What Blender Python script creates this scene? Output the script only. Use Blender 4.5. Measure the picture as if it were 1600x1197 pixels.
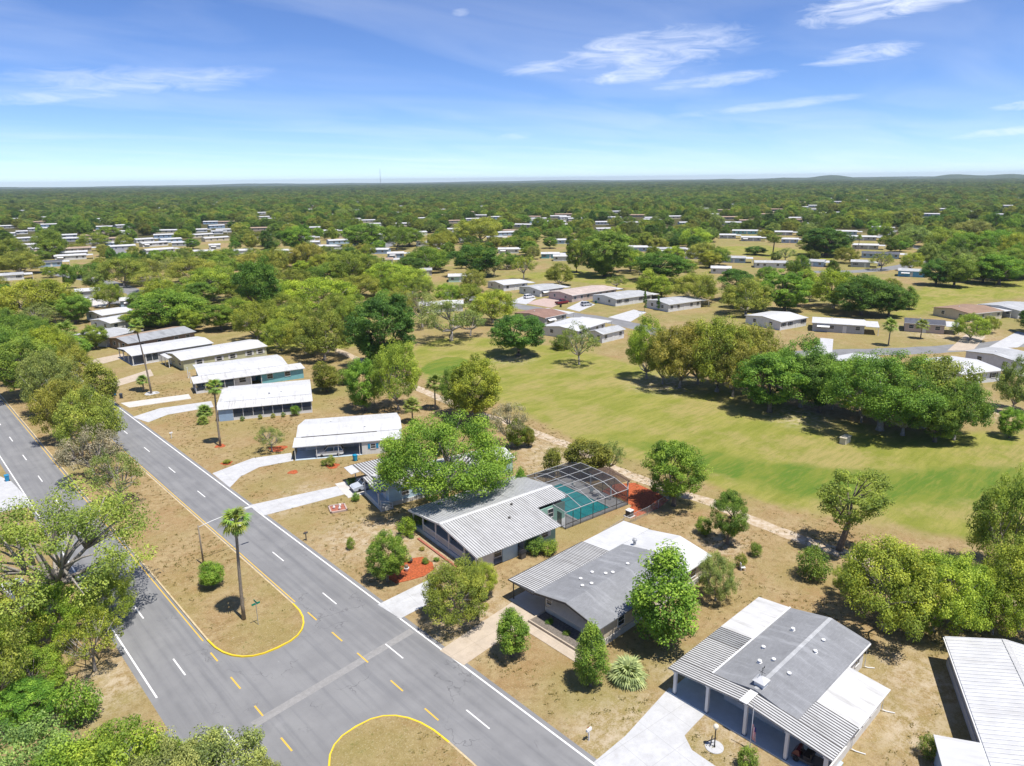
import bpy, math, random
import numpy as np
from mathutils import Matrix, Vector
for o in list(bpy.data.objects): bpy.data.objects.remove(o)
SC=bpy.context.scene; COL=SC.collection
# ------------------------------------------------ camera, sky, sun, exposure
cam=bpy.data.cameras.new('camera'); camo=bpy.data.objects.new('camera',cam); COL.objects.link(camo)
right=Vector((0.73088725,-0.68241269,-0.01080513)); down=Vector((-0.1956181,-0.19429364,-0.96124063)); fwd=Vector((0.65386344,0.70467219,-0.27549902))
camo.matrix_world=Matrix(((right.x,-down.x,-fwd.x,0),(right.y,-down.y,-fwd.y,0),(right.z,-down.z,-fwd.z,45.0),(0,0,0,1)))
cam.sensor_width=36; cam.lens=1108/1600*36; cam.clip_start=1; cam.clip_end=60000
SC.camera=camo
SUN=Vector((0.03,-0.335,0.942)).normalized()      # towards the sun
wd=bpy.data.worlds.new('World'); SC.world=wd; wd.use_nodes=True
wn=wd.node_tree.nodes; wl=wd.node_tree.links; wn.clear()
def WN(t,**k):
    n=wn.new(t)
    for a,b in k.items(): setattr(n,a,b)
    return n
sky=WN('ShaderNodeTexSky',sky_type='NISHITA',sun_disc=False,sun_elevation=math.asin(SUN.z),sun_rotation=math.atan2(SUN.x,SUN.y),altitude=0,air_density=0.58,dust_density=0.0,ozone_density=7.5)
hsv=WN('ShaderNodeHueSaturation'); hsv.inputs['Saturation'].default_value=1.05; hsv.inputs['Hue'].default_value=0.507; hsv.inputs['Value'].default_value=0.76
wl.new(sky.outputs[0],hsv.inputs['Color'])
geo=WN('ShaderNodeTexCoord')
sep=WN('ShaderNodeSeparateXYZ'); wl.new(geo.outputs['Generated'],sep.inputs[0])
def WM(op,a,b=None,c=None,clamp=False):
    n=WN('ShaderNodeMath',operation=op,use_clamp=clamp)
    for i,v in enumerate((a,b,c)):
        if v is None: continue
        if isinstance(v,(int,float)): n.inputs[i].default_value=v
        else: wl.new(v,n.inputs[i])
    return n.outputs[0]
# cirrus sheet: the view direction carried up to a plane overhead
den=WM('ADD',WM('MAXIMUM',sep.outputs[2],0.0),0.06)
cx=WM('DIVIDE',sep.outputs[0],den); cy=WM('DIVIDE',sep.outputs[1],den)
comb=WN('ShaderNodeCombineXYZ'); wl.new(cx,comb.inputs[0]); wl.new(cy,comb.inputs[1])
mp=WN('ShaderNodeMapping'); mp.inputs['Rotation'].default_value=(0,0,math.radians(-38)); mp.inputs['Scale'].default_value=(0.55,1.15,1); mp.inputs['Location'].default_value=(3.7,1.2,0)
wl.new(comb.outputs[0],mp.inputs[0])
n1=WN('ShaderNodeTexNoise'); n1.inputs['Scale'].default_value=0.9; n1.inputs['Detail'].default_value=6; n1.inputs['Roughness'].default_value=0.5; n1.inputs['Distortion'].default_value=0.7; wl.new(mp.outputs[0],n1.inputs['Vector'])
n2=WN('ShaderNodeTexNoise'); n2.inputs['Scale'].default_value=0.35; n2.inputs['Detail'].default_value=3; wl.new(mp.outputs[0],n2.inputs['Vector'])
thin=WM('MULTIPLY',WM('SUBTRACT',n1.outputs[0],0.40),WM('MULTIPLY',n2.outputs[0],0.85),clamp=True)
# clouds that stand in this part of the sky: azimuth/elevation, widths, amount
az=WM('ARCTAN2',sep.outputs[1],sep.outputs[0]); el=WM('ARCSINE',sep.outputs[2])
acc=thin
CLOUDS=[(0.375,0.188,0.085,0.018,1.0),(0.30,0.193,0.07,0.012,.9),(0.39,0.137,0.06,0.010,.8),(0.64,0.155,0.12,0.026,.62),(0.66,0.128,0.07,0.010,.65),(0.77,0.14,0.06,0.009,.5),(0.56,0.117,0.09,0.008,.5),(0.883,0.202,0.014,0.006,.4),(1.27,0.117,0.14,0.016,.42),(1.38,0.093,0.09,0.007,.45),(0.24,0.045,0.05,0.005,.6),(0.23,0.072,0.025,0.005,.5),(0.49,0.085,0.10,0.006,.35),(0.82,0.055,0.03,0.005,.25)]
mp2=WN('ShaderNodeMapping'); mp2.inputs['Scale'].default_value=(10,10,52); wl.new(geo.outputs['Generated'],mp2.inputs[0])
n3=WN('ShaderNodeTexNoise'); n3.inputs['Scale'].default_value=1.5; n3.inputs['Detail'].default_value=8; n3.inputs['Roughness'].default_value=0.66; n3.inputs['Distortion'].default_value=0.9; wl.new(mp2.outputs[0],n3.inputs['Vector'])
wob=WM('MULTIPLY',WM('SUBTRACT',n3.outputs[0],0.5),2.2)
for a0,e0,wa,we,am in CLOUDS:
    da=WM('SUBTRACT',az,a0)
    u=WM('DIVIDE',da,wa); v=WM('DIVIDE',WM('ADD',WM('SUBTRACT',el,e0),WM('MULTIPLY',da,0.07)),we)
    d=WM('ADD',WM('MULTIPLY',u,u),WM('MULTIPLY',v,v))
    m=WM('DIVIDE',1.0,WM('ADD',1.0,WM('MULTIPLY',d,d)))
    q=WM('MULTIPLY',WM('ADD',WM('SUBTRACT',WM('MULTIPLY',m,1.0),0.34),WM('MULTIPLY',wob,WM('ADD',0.25,m))),am*0.8)
    acc=WM('MAXIMUM',acc,WM('MINIMUM',WM('MAXIMUM',q,0.0),am*.85))
mixc=WN('ShaderNodeMix',data_type='RGBA'); wl.new(WM('MULTIPLY',acc,0.95,clamp=True),mixc.inputs[0]); wl.new(hsv.outputs[0],mixc.inputs[6]); mixc.inputs[7].default_value=(5.6,5.8,6.1,1)
bg=WN('ShaderNodeBackground'); bg.inputs['Strength'].default_value=0.145; wl.new(mixc.outputs[2],bg.inputs['Color'])
wo=WN('ShaderNodeOutputWorld'); wl.new(bg.outputs[0],wo.inputs['Surface'])
sl=bpy.data.lights.new('sun','SUN'); sl.energy=4.2; sl.angle=math.radians(0.53); sl.color=(1.0,0.95,0.87)
so=bpy.data.objects.new('sun',sl); COL.objects.link(so); so.rotation_euler=(-SUN).to_track_quat('-Z','Y').to_euler(); so.location=(0,-40,120)
SC.view_settings.view_transform='Standard'; SC.view_settings.look='None'; SC.view_settings.gamma=1; SC.view_settings.use_curve_mapping=False
SC.view_settings.exposure=0.62
SC.render.engine='CYCLES'
SC.cycles.use_denoising=True
SC.cycles.max_bounces=5; SC.cycles.diffuse_bounces=3; SC.cycles.glossy_bounces=2; SC.cycles.transmission_bounces=3; SC.cycles.transparent_max_bounces=8; SC.cycles.volume_bounces=0
SC.cycles.sample_clamp_indirect=6

# ------------------------------------------------ helpers
class MB:
    """collects shapes, build() links them as one mesh object"""
    def __init__(s): s.v=[]; s.f=[]
    def quad(s,*p):
        n=len(s.v); s.v+=[tuple(q) for q in p]; s.f.append(tuple(range(n,n+len(p)))); return s
    def box(s,x0,x1,y0,y1,z0,z1):
        n=len(s.v); s.v+=[(x0,y0,z0),(x1,y0,z0),(x1,y1,z0),(x0,y1,z0),(x0,y0,z1),(x1,y0,z1),(x1,y1,z1),(x0,y1,z1)]
        s.f+=[tuple(n+i for i in q) for q in ((0,3,2,1),(4,5,6,7),(0,1,5,4),(1,2,6,5),(2,3,7,6),(3,0,4,7))]; return s
    def hexa(s,b,t):      # bottom ring of points and top ring of points (any n)
        n=len(s.v); k=len(b); s.v+=[tuple(q) for q in b]+[tuple(q) for q in t]
        s.f.append(tuple(n+i for i in range(k-1,-1,-1))); s.f.append(tuple(n+k+i for i in range(k)))
        for i in range(k):
            j=(i+1)%k; s.f.append((n+i,n+j,n+k+j,n+k+i))
        return s
    def slab(s,pts,th):   # top polygon, thickness straight down
        return s.hexa([(p[0],p[1],p[2]-th) for p in pts],pts)
    def beam(s,a,b,w,h=None):
        a=Vector(a); b=Vector(b); h=h or w; d=(b-a).normalized()
        r=d.cross(Vector((0,0,1)));  r=Vector((1,0,0)) if r.length<1e-4 else r.normalized(); u=r.cross(d)
        c=[r*w/2+u*h/2,-r*w/2+u*h/2,-r*w/2-u*h/2,r*w/2-u*h/2]
        return s.hexa([a+q for q in c],[b+q for q in c])
    def tube(s,pts,rad,n=7):
        rings=[]
        for i,p in enumerate(pts):
            p=Vector(p); d=(Vector(pts[min(i+1,len(pts)-1)])-Vector(pts[max(i-1,0)])).normalized()
            r=d.cross(Vector((0,0,1))); r=d.cross(Vector((0,1,0))) if r.length<.1 else r
            r.normalize(); u=r.cross(d); rr=rad[i] if isinstance(rad,(list,tuple)) else rad
            k=len(s.v); s.v+=[tuple(p+(r*math.cos(2*math.pi*j/n)+u*math.sin(2*math.pi*j/n))*rr) for j in range(n)]; rings.append(k)
        for a,b in zip(rings,rings[1:]):
            for j in range(n): s.f.append((a+j,a+(j+1)%n,b+(j+1)%n,b+j))
        s.f.append(tuple(rings[0]+j for j in range(n-1,-1,-1))); s.f.append(tuple(rings[-1]+j for j in range(n))); return s
    def lathe(s,prof,n=12,c=(0,0)):
        rings=[]
        for r,z in prof:
            k=len(s.v); s.v+=[(c[0]+r*math.cos(2*math.pi*j/n),c[1]+r*math.sin(2*math.pi*j/n),z) for j in range(n)]; rings.append(k)
        for a,b in zip(rings,rings[1:]):
            for j in range(n): s.f.append((a+j,a+(j+1)%n,b+(j+1)%n,b+j))
        s.f.append(tuple(rings[0]+j for j in range(n-1,-1,-1))); s.f.append(tuple(rings[-1]+j for j in range(n))); return s
    def mesh(s,name,mat,smooth=False):
        m=bpy.data.meshes.new(name); m.from_pydata(s.v,[],s.f); m.update()
        if mat is not None: m.materials.append(mat)
        if smooth: m.polygons.foreach_set('use_smooth',[True]*len(m.polygons))
        return m
    def build(s,name,mat,parent=None,smooth=False,**k): return put(name,s.mesh(name,mat,smooth),parent,**k)
def put(name,mesh,parent=None,loc=None,rotz=0,scale=None,kind=None,label=None,cat=None,group=None):
    o=bpy.data.objects.new(name,mesh); COL.objects.link(o)
    if parent is not None: o.parent=parent
    if loc: o.location=loc
    if rotz: o.rotation_euler=(0,0,rotz)
    if scale: o.scale=scale
    if kind: o['kind']=kind
    if label: o['label']=label
    if cat: o['category']=cat
    if group: o['group']=group
    return o
def thing(name,label,cat,loc=(0,0,0),rotz=0,group=None):
    o=put(name,None,None,loc,rotz); o['label']=label; o['category']=cat
    if group: o['group']=group
    o.empty_display_size=.2; return o
_cache={}
def shared(key,fn):
    if key not in _cache: _cache[key]=fn()
    return _cache[key]

# ------------------------------------------------ materials
class NT:
    def __init__(s,name):
        s.m=bpy.data.materials.new(name); s.m.use_nodes=True; s.n=s.m.node_tree.nodes; s.l=s.m.node_tree.links
        s.b=s.n['Principled BSDF']; s.out=s.n['Material Output']
    def N(s,t,**k):
        n=s.n.new(t)
        for a,b in k.items(): setattr(n,a,b)
        return n
    def set(s,sock,v):
        if isinstance(v,(int,float)): sock.default_value=v
        elif isinstance(v,(tuple,list)): sock.default_value=(tuple(v)+(1,))[:4] if len(sock.default_value)==4 else v
        else: s.l.new(v,sock)
    def math(s,op,a,b=0.0,clamp=False):
        n=s.N('ShaderNodeMath',operation=op,use_clamp=clamp); s.set(n.inputs[0],a); s.set(n.inputs[1],b); return n.outputs[0]
    def noise(s,scale,detail=4,rough=.6,vec=None,dist=0):
        n=s.N('ShaderNodeTexNoise'); n.inputs['Scale'].default_value=scale; n.inputs['Detail'].default_value=detail; n.inputs['Roughness'].default_value=rough; n.inputs['Distortion'].default_value=dist
        s.l.new(vec if vec is not None else s.pos(),n.inputs['Vector']); return n.outputs[0]
    def pos(s):
        if not hasattr(s,'_p'): s._p=s.N('ShaderNodeNewGeometry').outputs['Position']
        return s._p
    def obj(s):
        if not hasattr(s,'_o'): s._o=s.N('ShaderNodeTexCoord').outputs['Object']
        return s._o
    def stretch(s,sc,vec=None,rot=0):
        n=s.N('ShaderNodeMapping'); n.inputs['Scale'].default_value=sc; n.inputs['Rotation'].default_value=(0,0,rot); s.l.new(vec if vec is not None else s.obj(),n.inputs[0]); return n.outputs[0]
    def rng(s,f,a,b,c=0.,d=1.):
        n=s.N('ShaderNodeMapRange',interpolation_type='SMOOTHSTEP'); s.set(n.inputs[0],f); 
        for i,v in enumerate((a,b,c,d)): n.inputs[i+1].default_value=v
        return n.outputs[0]
    def mix(s,f,a,b,mode='MIX'):
        n=s.N('ShaderNodeMix',data_type='RGBA',blend_type=mode); s.set(n.inputs[0],f); s.set(n.inputs[6],a); s.set(n.inputs[7],b); return n.outputs[2]
    def bump(s,h,str_=.4,dist=.05):
        n=s.N('ShaderNodeBump'); n.inputs['Strength'].default_value=str_; n.inputs['Distance'].default_value=dist; s.l.new(h,n.inputs['Height']); s.l.new(n.outputs[0],s.b.inputs['Normal'])
    def done(s,col,rough=.8,spec=.3,metal=0.):
        s.set(s.b.inputs['Base Color'],col); s.set(s.b.inputs['Roughness'],rough); s.set(s.b.inputs['Specular IOR Level'],spec); s.b.inputs['Metallic'].default_value=metal; return s.m
def lerp(c,k): return tuple(min(1,x*k) for x in c)
def plain(name,c,rough=.7,var=.18,scale=3.0,spec=.3,metal=0,dirt=None):
    t=NT(name); a=t.noise(scale,5,.65); b=t.noise(scale*9,3,.6)
    f=t.math('ADD',t.math('MULTIPLY',a,.7),t.math('MULTIPLY',b,.3))
    col=t.mix(t.rng(f,.3,.7),lerp(c,1-var),lerp(c,1+var))
    if dirt: col=t.mix(t.math('MULTIPLY',t.rng(t.noise(scale*.35,6,.7),.5,.75),dirt[3]),col,dirt[:3])
    return t.done(col,rough,spec,metal)
def siding(name,c,step=.2,vert=False,dirt=.25):
    t=NT(name); sx=t.N('ShaderNodeSeparateXYZ'); t.l.new(t.obj(),sx.inputs[0])
    co=t.math('ADD',sx.outputs[0],sx.outputs[1]) if vert else sx.outputs[2]
    saw=t.math('FRACT',t.math('DIVIDE',co,step))
    gap=t.math('LESS_THAN',saw,.1)
    col=t.mix(t.rng(t.noise(1.1,5,.65),.35,.75),c,lerp(c,.86))
    col=t.mix(t.math('MULTIPLY',gap,.35),col,lerp(c,.55))
    st=t.noise(2.2,5,.7,t.stretch((1,1,.15)))
    col=t.mix(t.math('MULTIPLY',t.rng(st,.52,.8),dirt),col,(.3,.27,.2))
    t.bump(saw,.35,.02)
    return t.done(col,.6,.3)
def roofmat(name,c,stain=(.3,.29,.27),amt=.35,rough=.55,streak=True,dark=0.,spec=.3):
    t=NT(name)
    f=t.noise(.5,5,.6); g=t.noise(1.6,5,.7,t.stretch((1.0,.12,.3)))
    col=t.mix(t.rng(f,.35,.7),lerp(c,.92),lerp(c,1.05))
    col=t.mix(t.math('MULTIPLY',t.rng(g,.46,.74),amt*1.25,True),col,stain)
    h=t.noise(9,4,.7)
    col=t.mix(t.math('MULTIPLY',t.rng(h,.55,.75),amt*.35),col,stain)
    return t.done(col,rough,spec)
def shingle(name,c):
    t=NT(name); v=t.stretch((1.0,1.0,1.0))
    br=t.N('ShaderNodeTexBrick'); t.l.new(v,br.inputs['Vector'])
    br.inputs['Scale'].default_value=1; br.inputs['Brick Width'].default_value=.33; br.inputs['Row Height'].default_value=.14; br.inputs['Mortar Size'].default_value=.006
    br.inputs['Color1'].default_value=lerp(c,.85)+(1,); br.inputs['Color2'].default_value=lerp(c,1.15)+(1,); br.inputs['Mortar'].default_value=lerp(c,.55)+(1,)
    f=t.noise(.45,6,.65); g=t.noise(1.3,5,.7,t.stretch((.9,.15,.3))); h=t.noise(14,3,.7)
    col=t.mix(t.rng(f,.3,.72),lerp(c,.8),lerp(c,1.18)); col=t.mix(.45,col,br.outputs[0])
    col=t.mix(t.math('MULTIPLY',t.rng(g,.50,.70),.6),col,lerp(c,1.5)); col=t.mix(t.math('MULTIPLY',t.rng(t.noise(.9,5,.7,t.stretch((.8,.1,.3))),.55,.75),.5),col,lerp(c,.62)); col=t.mix(t.math('MULTIPLY',h,.35),col,lerp(c,.6))
    return t.done(col,.92,.15)
def asphalt():
    t=NT('asphalt'); 
    a=t.noise(.25,5,.6); b=t.noise(18,4,.75); tr=t.noise(.9,4,.6,t.stretch((1.6,.05,1),t.pos()))
    col=t.mix(t.rng(a,.3,.7),(.190,.191,.195),(.228,.229,.231))
    col=t.mix(t.math('MULTIPLY',t.rng(tr,.45,.7),.55),col,(.15,.153,.162))
    col=t.mix(t.math('MULTIPLY',t.rng(b,.5,.8),.35),col,(.26,.26,.265))
    sx=t.N('ShaderNodeSeparateXYZ'); t.l.new(t.pos(),sx.inputs[0]); wx=t.math('ADD',sx.outputs[0],t.math('MULTIPLY',t.noise(.05,2),.5)); trk=None
    for xc in (30.15,31.75,33.45,35.05,14.0,15.5,17.2,18.6):
        g=t.math('SUBTRACT',1.0,t.math('DIVIDE',t.math('ABSOLUTE',t.math('SUBTRACT',wx,xc+.25)),.42),True); trk=g if trk is None else t.math('MAXIMUM',trk,g)
    col=t.mix(t.math('MULTIPLY',t.math('MULTIPLY',trk,t.rng(t.noise(.35,4,.6),.25,.7)),.42),col,(.12,.122,.13))
    oil=t.math('MULTIPLY',t.rng(t.noise(.6,5,.7),.62,.74),.4); col=t.mix(oil,col,(.115,.115,.12))
    pale=t.math('MULTIPLY',t.rng(t.noise(.14,5,.7),.58,.72),.35); col=t.mix(pale,col,(.28,.28,.285))
    vo=t.N('ShaderNodeTexVoronoi',feature='DISTANCE_TO_EDGE'); vo.inputs['Scale'].default_value=.16
    wv=t.N('ShaderNodeVectorMath',operation='ADD'); t.l.new(t.pos(),wv.inputs[0])
    nn=t.N('ShaderNodeTexNoise'); nn.inputs['Scale'].default_value=.9; nn.inputs['Detail'].default_value=5; t.l.new(t.pos(),nn.inputs['Vector'])
    sc=t.N('ShaderNodeVectorMath',operation='SCALE'); sc.inputs['Scale'].default_value=2.5; t.l.new(nn.outputs['Color'],sc.inputs[0]); t.l.new(sc.outputs[0],wv.inputs[1]); t.l.new(wv.outputs[0],vo.inputs['Vector'])
    cr=t.math('MULTIPLY',t.math('LESS_THAN',vo.outputs['Distance'],.006),t.rng(t.noise(.12,3),.5,.6))
    col=t.mix(t.math('MULTIPLY',cr,.7),col,(.11,.11,.115))
    sp=t.math('GREATER_THAN',t.noise(1.7,2,.5),.79); col=t.mix(t.math('MULTIPLY',sp,.5),col,(.33,.33,.33))
    t.bump(b,.25,.02); return t.done(col,.85,.25)
def worn(name,c,under=(.17,.172,.18),wear=.5,scale=3.5):
    t=NT(name); f=t.noise(scale,6,.75); g=t.noise(scale*6,3,.7)
    col=t.mix(t.rng(t.math('ADD',t.math('MULTIPLY',f,.6),t.math('MULTIPLY',g,.4)),wear,wear+.12),c,under); return t.done(col,.7,.3)
def groundmat():
    t=NT('ground')
    at=t.N('ShaderNodeAttribute'); at.attribute_name='zone'; sp=t.N('ShaderNodeSeparateColor'); t.l.new(at.outputs['Color'],sp.inputs[0])
    w=t.noise(.35,4,.65); n05=t.noise(.055,5,.6); n3=t.noise(.3,6,.68); n1=t.noise(1.3,6,.7); n6=t.noise(6,5,.75); n20=t.noise(22,3,.7)
    # dry lawn
    dry=t.mix(t.rng(n3,.3,.7),(.305,.210,.098),(.385,.295,.160))
    dry=t.mix(t.math('MULTIPLY',t.rng(n1,.42,.70),.7),dry,(.19,.12,.05))
    dry=t.mix(t.math('MULTIPLY',t.rng(n05,.46,.62),.6),dry,(.26,.22,.075))
    dry=t.mix(t.math('MULTIPLY',t.rng(t.noise(.13,5,.65),.5,.68),.5),dry,(.30,.18,.085))
    dry=t.mix(t.math('MULTIPLY',t.rng(n6,.50,.70),.6),dry,(.50,.42,.27))
    dry=t.mix(t.math('MULTIPLY',t.rng(n20,.48,.70),.6),dry,(.14,.10,.04))
    weed=t.rng(t.noise(2.1,6,.75,None,.6),.56,.68); dry=t.mix(t.math('MULTIPLY',weed,.75),dry,(.125,.135,.035))
    dry=t.mix(t.math('MULTIPLY',t.rng(t.noise(.022,4,.6),.50,.66),.45),dry,(.20,.20,.055))
    al=t.N('ShaderNodeAttribute'); al.attribute_name='lawn'
    dry=t.mix(t.math('MULTIPLY',al.outputs['Fac'],t.rng(t.noise(.05,5,.6),.36,.60)),dry,t.mix(t.rng(n3,.3,.7),(.175,.185,.05),(.27,.24,.09)))
    # green turf
    mow=t.noise(.16,6,.66,t.stretch((.5,1.7,1),t.pos(),math.radians(28)),.5); mow2=t.noise(.9,5,.7,t.stretch((.25,1.6,1),t.pos(),math.radians(24)),.3)
    gr=t.mix(t.rng(mow,.36,.64),(.178,.205,.029),(.285,.268,.068))
    gr=t.mix(t.math('MULTIPLY',t.rng(t.noise(.075,6,.7),.45,.60),.8),gr,(.345,.275,.115))
    gr=t.mix(t.math('MULTIPLY',t.rng(mow2,.42,.68),.55),gr,(.135,.165,.024))
    gr=t.mix(t.math('MULTIPLY',t.rng(n1,.48,.72),.4),gr,(.29,.27,.075))
    gr=t.mix(t.math('MULTIPLY',t.rng(n6,.46,.66),.6),gr,(.14,.15,.03)); gr=t.mix(t.math('MULTIPLY',t.rng(n20,.48,.66),.4),gr,(.33,.31,.09))
    deep=t.mix(t.rng(mow,.38,.64),(.095,.165,.022),(.165,.20,.032))
    deep=t.mix(t.math('MULTIPLY',t.rng(mow2,.45,.7),.5),deep,(.25,.23,.055)); deep=t.mix(t.math('MULTIPLY',t.rng(n6,.5,.72),.4),deep,(.10,.13,.022))
    zf=lambda o,k=.35:t.rng(t.math('ADD',o,t.math('MULTIPLY',t.math('SUBTRACT',w,.5),k)),.35,.65)
    col=t.mix(zf(sp.outputs[0]),dry,gr)
    wood=t.mix(t.rng(n1,.3,.7),(.055,.062,.02),(.10,.085,.035))
    col=t.mix(zf(sp.outputs[2],.5),col,deep)
    at2=t.N('ShaderNodeAttribute'); at2.attribute_name='wood'
    col=t.mix(zf(at2.outputs['Fac'],.4),col,wood)
    sd=t.mix(t.rng(n6,.35,.7),(.52,.45,.34),(.40,.31,.20))
    sm=t.math('MULTIPLY',sp.outputs[1],t.rng(t.math('ADD',t.math('MULTIPLY',t.noise(.8,6,.75),.6),t.math('MULTIPLY',n6,.4)),.44,.58))
    col=t.mix(sm,col,sd)
    fl=t.math('MULTIPLY',t.math('GREATER_THAN',t.noise(3.2,4,.7),.67),.55); col=t.mix(t.math('MULTIPLY',fl,t.math('SUBTRACT',1.0,sp.outputs[0],True)),col,(.5,.43,.32))
    t.bump(t.math('ADD',n6,t.math('MULTIPLY',n20,.6)),.6,.12)
    return t.done(col,.95,.1)
def leafmat(name,instancer=False):
    t=NT(name)
    if instancer:
        a=t.N('ShaderNodeAttribute',attribute_type='INSTANCER'); a.attribute_name='tint'; base=a.outputs['Color']
    else: base=t.N('ShaderNodeObjectInfo').outputs['Color']
    v=t.N('ShaderNodeAttribute'); v.attribute_name='leaf'
    hs=t.N('ShaderNodeHueSaturation'); t.l.new(base,hs.inputs['Color'])
    t.set(hs.inputs['Value'],t.math('ADD',.45,t.math('MULTIPLY',v.outputs['Fac'],1.25)))
    t.set(hs.inputs['Hue'],t.math('SUBTRACT',.53,t.math('MULTIPLY',v.outputs['Fac'],.05)))
    col=hs.outputs[0]
    t.done(col,.55,.22)
    tr=t.N('ShaderNodeBsdfTranslucent'); c2=t.mix(1.0,col,(1.25,1.2,.55),'MULTIPLY'); t.l.new(c2,tr.inputs['Color'])
    ms=t.N('ShaderNodeMixShader'); ms.inputs[0].default_value=.30; t.l.new(t.b.outputs[0],ms.inputs[1]); t.l.new(tr.outputs[0],ms.inputs[2]); t.l.new(ms.outputs[0],t.out.inputs['Surface'])
    return t.m
def screenmat(name,c,op):
    t=NT(name); t.done(c,.7,.3); tr=t.N('ShaderNodeBsdfTransparent'); ms=t.N('ShaderNodeMixShader'); ms.inputs[0].default_value=op
    t.l.new(tr.outputs[0],ms.inputs[1]); t.l.new(t.b.outputs[0],ms.inputs[2]); t.l.new(ms.outputs[0],t.out.inputs['Surface']); return t.m
def watermat():
    t=NT('pool_water'); a=t.noise(.5,3); col=t.mix(t.rng(a,.3,.7),(.012,.40,.43),(.03,.50,.52)); t.bump(t.noise(2.5,3),.12,.05); return t.done(col,.06,.5)
M={}
M['asphalt']=asphalt(); M['ground']=groundmat()
M['concrete']=plain('concrete',(.52,.50,.47),.85,.10,.8,dirt=(.34,.31,.26,.35))
M['concrete_white']=plain('concrete_white',(.50,.505,.515),.8,.09,.7,dirt=(.36,.34,.31,.45))
M['concrete_tan']=plain('concrete_tan',(.45,.38,.30),.85,.10,.8,dirt=(.38,.29,.2,.35))
M['concrete_pink']=plain('concrete_pink',(.43,.33,.29),.85,.12,.8)
def jointed(name,c,dirt,rot):
    t=NT(name); a=t.noise(.7,6,.7); col=t.mix(t.rng(a,.3,.7),lerp(c,.9),lerp(c,1.07))
    br=t.N('ShaderNodeTexBrick'); t.l.new(t.stretch((1,1,1),t.pos(),rot),br.inputs['Vector']); br.inputs['Scale'].default_value=1; br.inputs['Brick Width'].default_value=3.0; br.inputs['Row Height'].default_value=3.0; br.inputs['Mortar Size'].default_value=.018; br.offset=0
    col=t.mix(t.math('MULTIPLY',br.outputs['Fac'],.55),col,lerp(c,.5)); col=t.mix(t.math('MULTIPLY',t.rng(t.noise(1.5,6,.75),.5,.72),.4),col,dirt); col=t.mix(t.math('MULTIPLY',t.rng(t.noise(.3,5,.7),.5,.75),.35),col,lerp(dirt,.9))
    return t.done(col,.85,.25)
M['concrete_white']=jointed('concrete_white',(.47,.475,.485),(.34,.325,.30),.1); M['concrete_tan']=jointed('concrete_tan',(.45,.38,.30),(.33,.26,.18),0.0)
M['slab_blue']=plain('bluish_slab',(.42,.50,.56),.5,.08,1.5)  # bluish base colour shared by the porch and carport floors
M['patch']=plain('patched_concrete',(.26,.255,.25),.9,.12,2.5,dirt=(.17,.17,.17,.4))
M['line_white']=worn('white_paint',(.72,.72,.71),wear=.6); M['line_yellow']=worn('yellow_paint',(.62,.40,.06),wear=.56); M['kerb_yellow']=worn('kerb_yellow',(.70,.50,.03),(.45,.36,.2),.57,2.0)
M['kerb']=plain('kerb_concrete',(.50,.40,.24),.85,.2,2.2,dirt=(.25,.2,.13,.5))
M['white']=plain('white_paint_trim',(.66,.66,.655),.5,.05,1.5); M['roof_white']=roofmat('roof_white',(.54,.545,.55),(.36,.35,.33),.42)
M['roof_white2']=roofmat('roof_white_dirty',(.55,.55,.545),(.28,.27,.25),.55)
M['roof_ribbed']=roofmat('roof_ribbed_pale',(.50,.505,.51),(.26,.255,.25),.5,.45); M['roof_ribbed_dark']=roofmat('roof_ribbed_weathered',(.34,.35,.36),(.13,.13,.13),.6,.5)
M['rib_dark']=plain('rib_weathered',(.10,.095,.09),.8,.3,2.0); M['rib_light']=plain('rib_pale',(.60,.60,.60),.5,.12,1.0)
M['shingle_grey']=shingle('shingle_grey',(.24,.247,.26)); M['shingle_dark']=shingle('shingle_dark',(.10,.105,.125)); M['shingle_light']=shingle('shingle_light',(.40,.41,.42)); M['shingle_brown']=shingle('shingle_brown',(.29,.20,.145)); M['shingle_red']=shingle('shingle_red',(.27,.17,.135)); M['shingle_tan']=shingle('shingle_tan',(.36,.27,.20)); M['shingle_pink']=shingle('shingle_pink',(.46,.385,.345))
M['glass']=plain('window_glass',(.03,.04,.05),.08,.1,1.0,.6); M['screen']=screenmat('porch_screen',(.06,.075,.095),.6); M['cage_screen']=screenmat('cage_screen',(.03,.03,.035),.50)
M['bronze']=plain('bronze_frame',(.045,.04,.035),.5,.15); M['black']=plain('black_paint',(.025,.025,.027),.5,.15); M['dark']=plain('dark_trim',(.08,.075,.07),.6,.2)
M['gutter']=plain('gutter',(.45,.45,.45),.45,.1); M['mulch_red']=plain('red_mulch',(.36,.088,.032),.95,.5,4.0,dirt=(.20,.08,.04,.5)); M['gravel']=plain('dark_gravel',(.16,.14,.12),.95,.4,6.0)
M['bark']=plain('bark',(.17,.14,.11),.95,.4,4.0); M['bark_grey']=plain('bark_grey',(.30,.27,.235),.95,.35,4.0); M['palm_bark']=plain('palm_bark',(.24,.20,.155),.95,.3,6.0)
M['leaf']=leafmat('leaf'); M['leaf_far']=leafmat('leaf_far',True); M['water']=watermat(); M['brick']=plain('brick_red',(.33,.12,.08),.9,.3,5.0)
M['rubber']=plain('rubber',(.02,.02,.02),.8,.1); M['rim']=plain('wheel_rim',(.35,.35,.36),.35,.1,metal=.6); M['lamp_glass']=plain('lamp_lens',(.7,.7,.7),.15,.05); M['tail']=plain('tail_lens',(.35,.01,.01),.2,.1)
M['galv']=plain('galvanised',(.40,.41,.42),.4,.15,metal=.3); M['globe']=plain('globe_glass',(.75,.70,.55),.2,.05); M['sign_green']=plain('sign_green',(.0,.22,.14),.5,.1)
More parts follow.
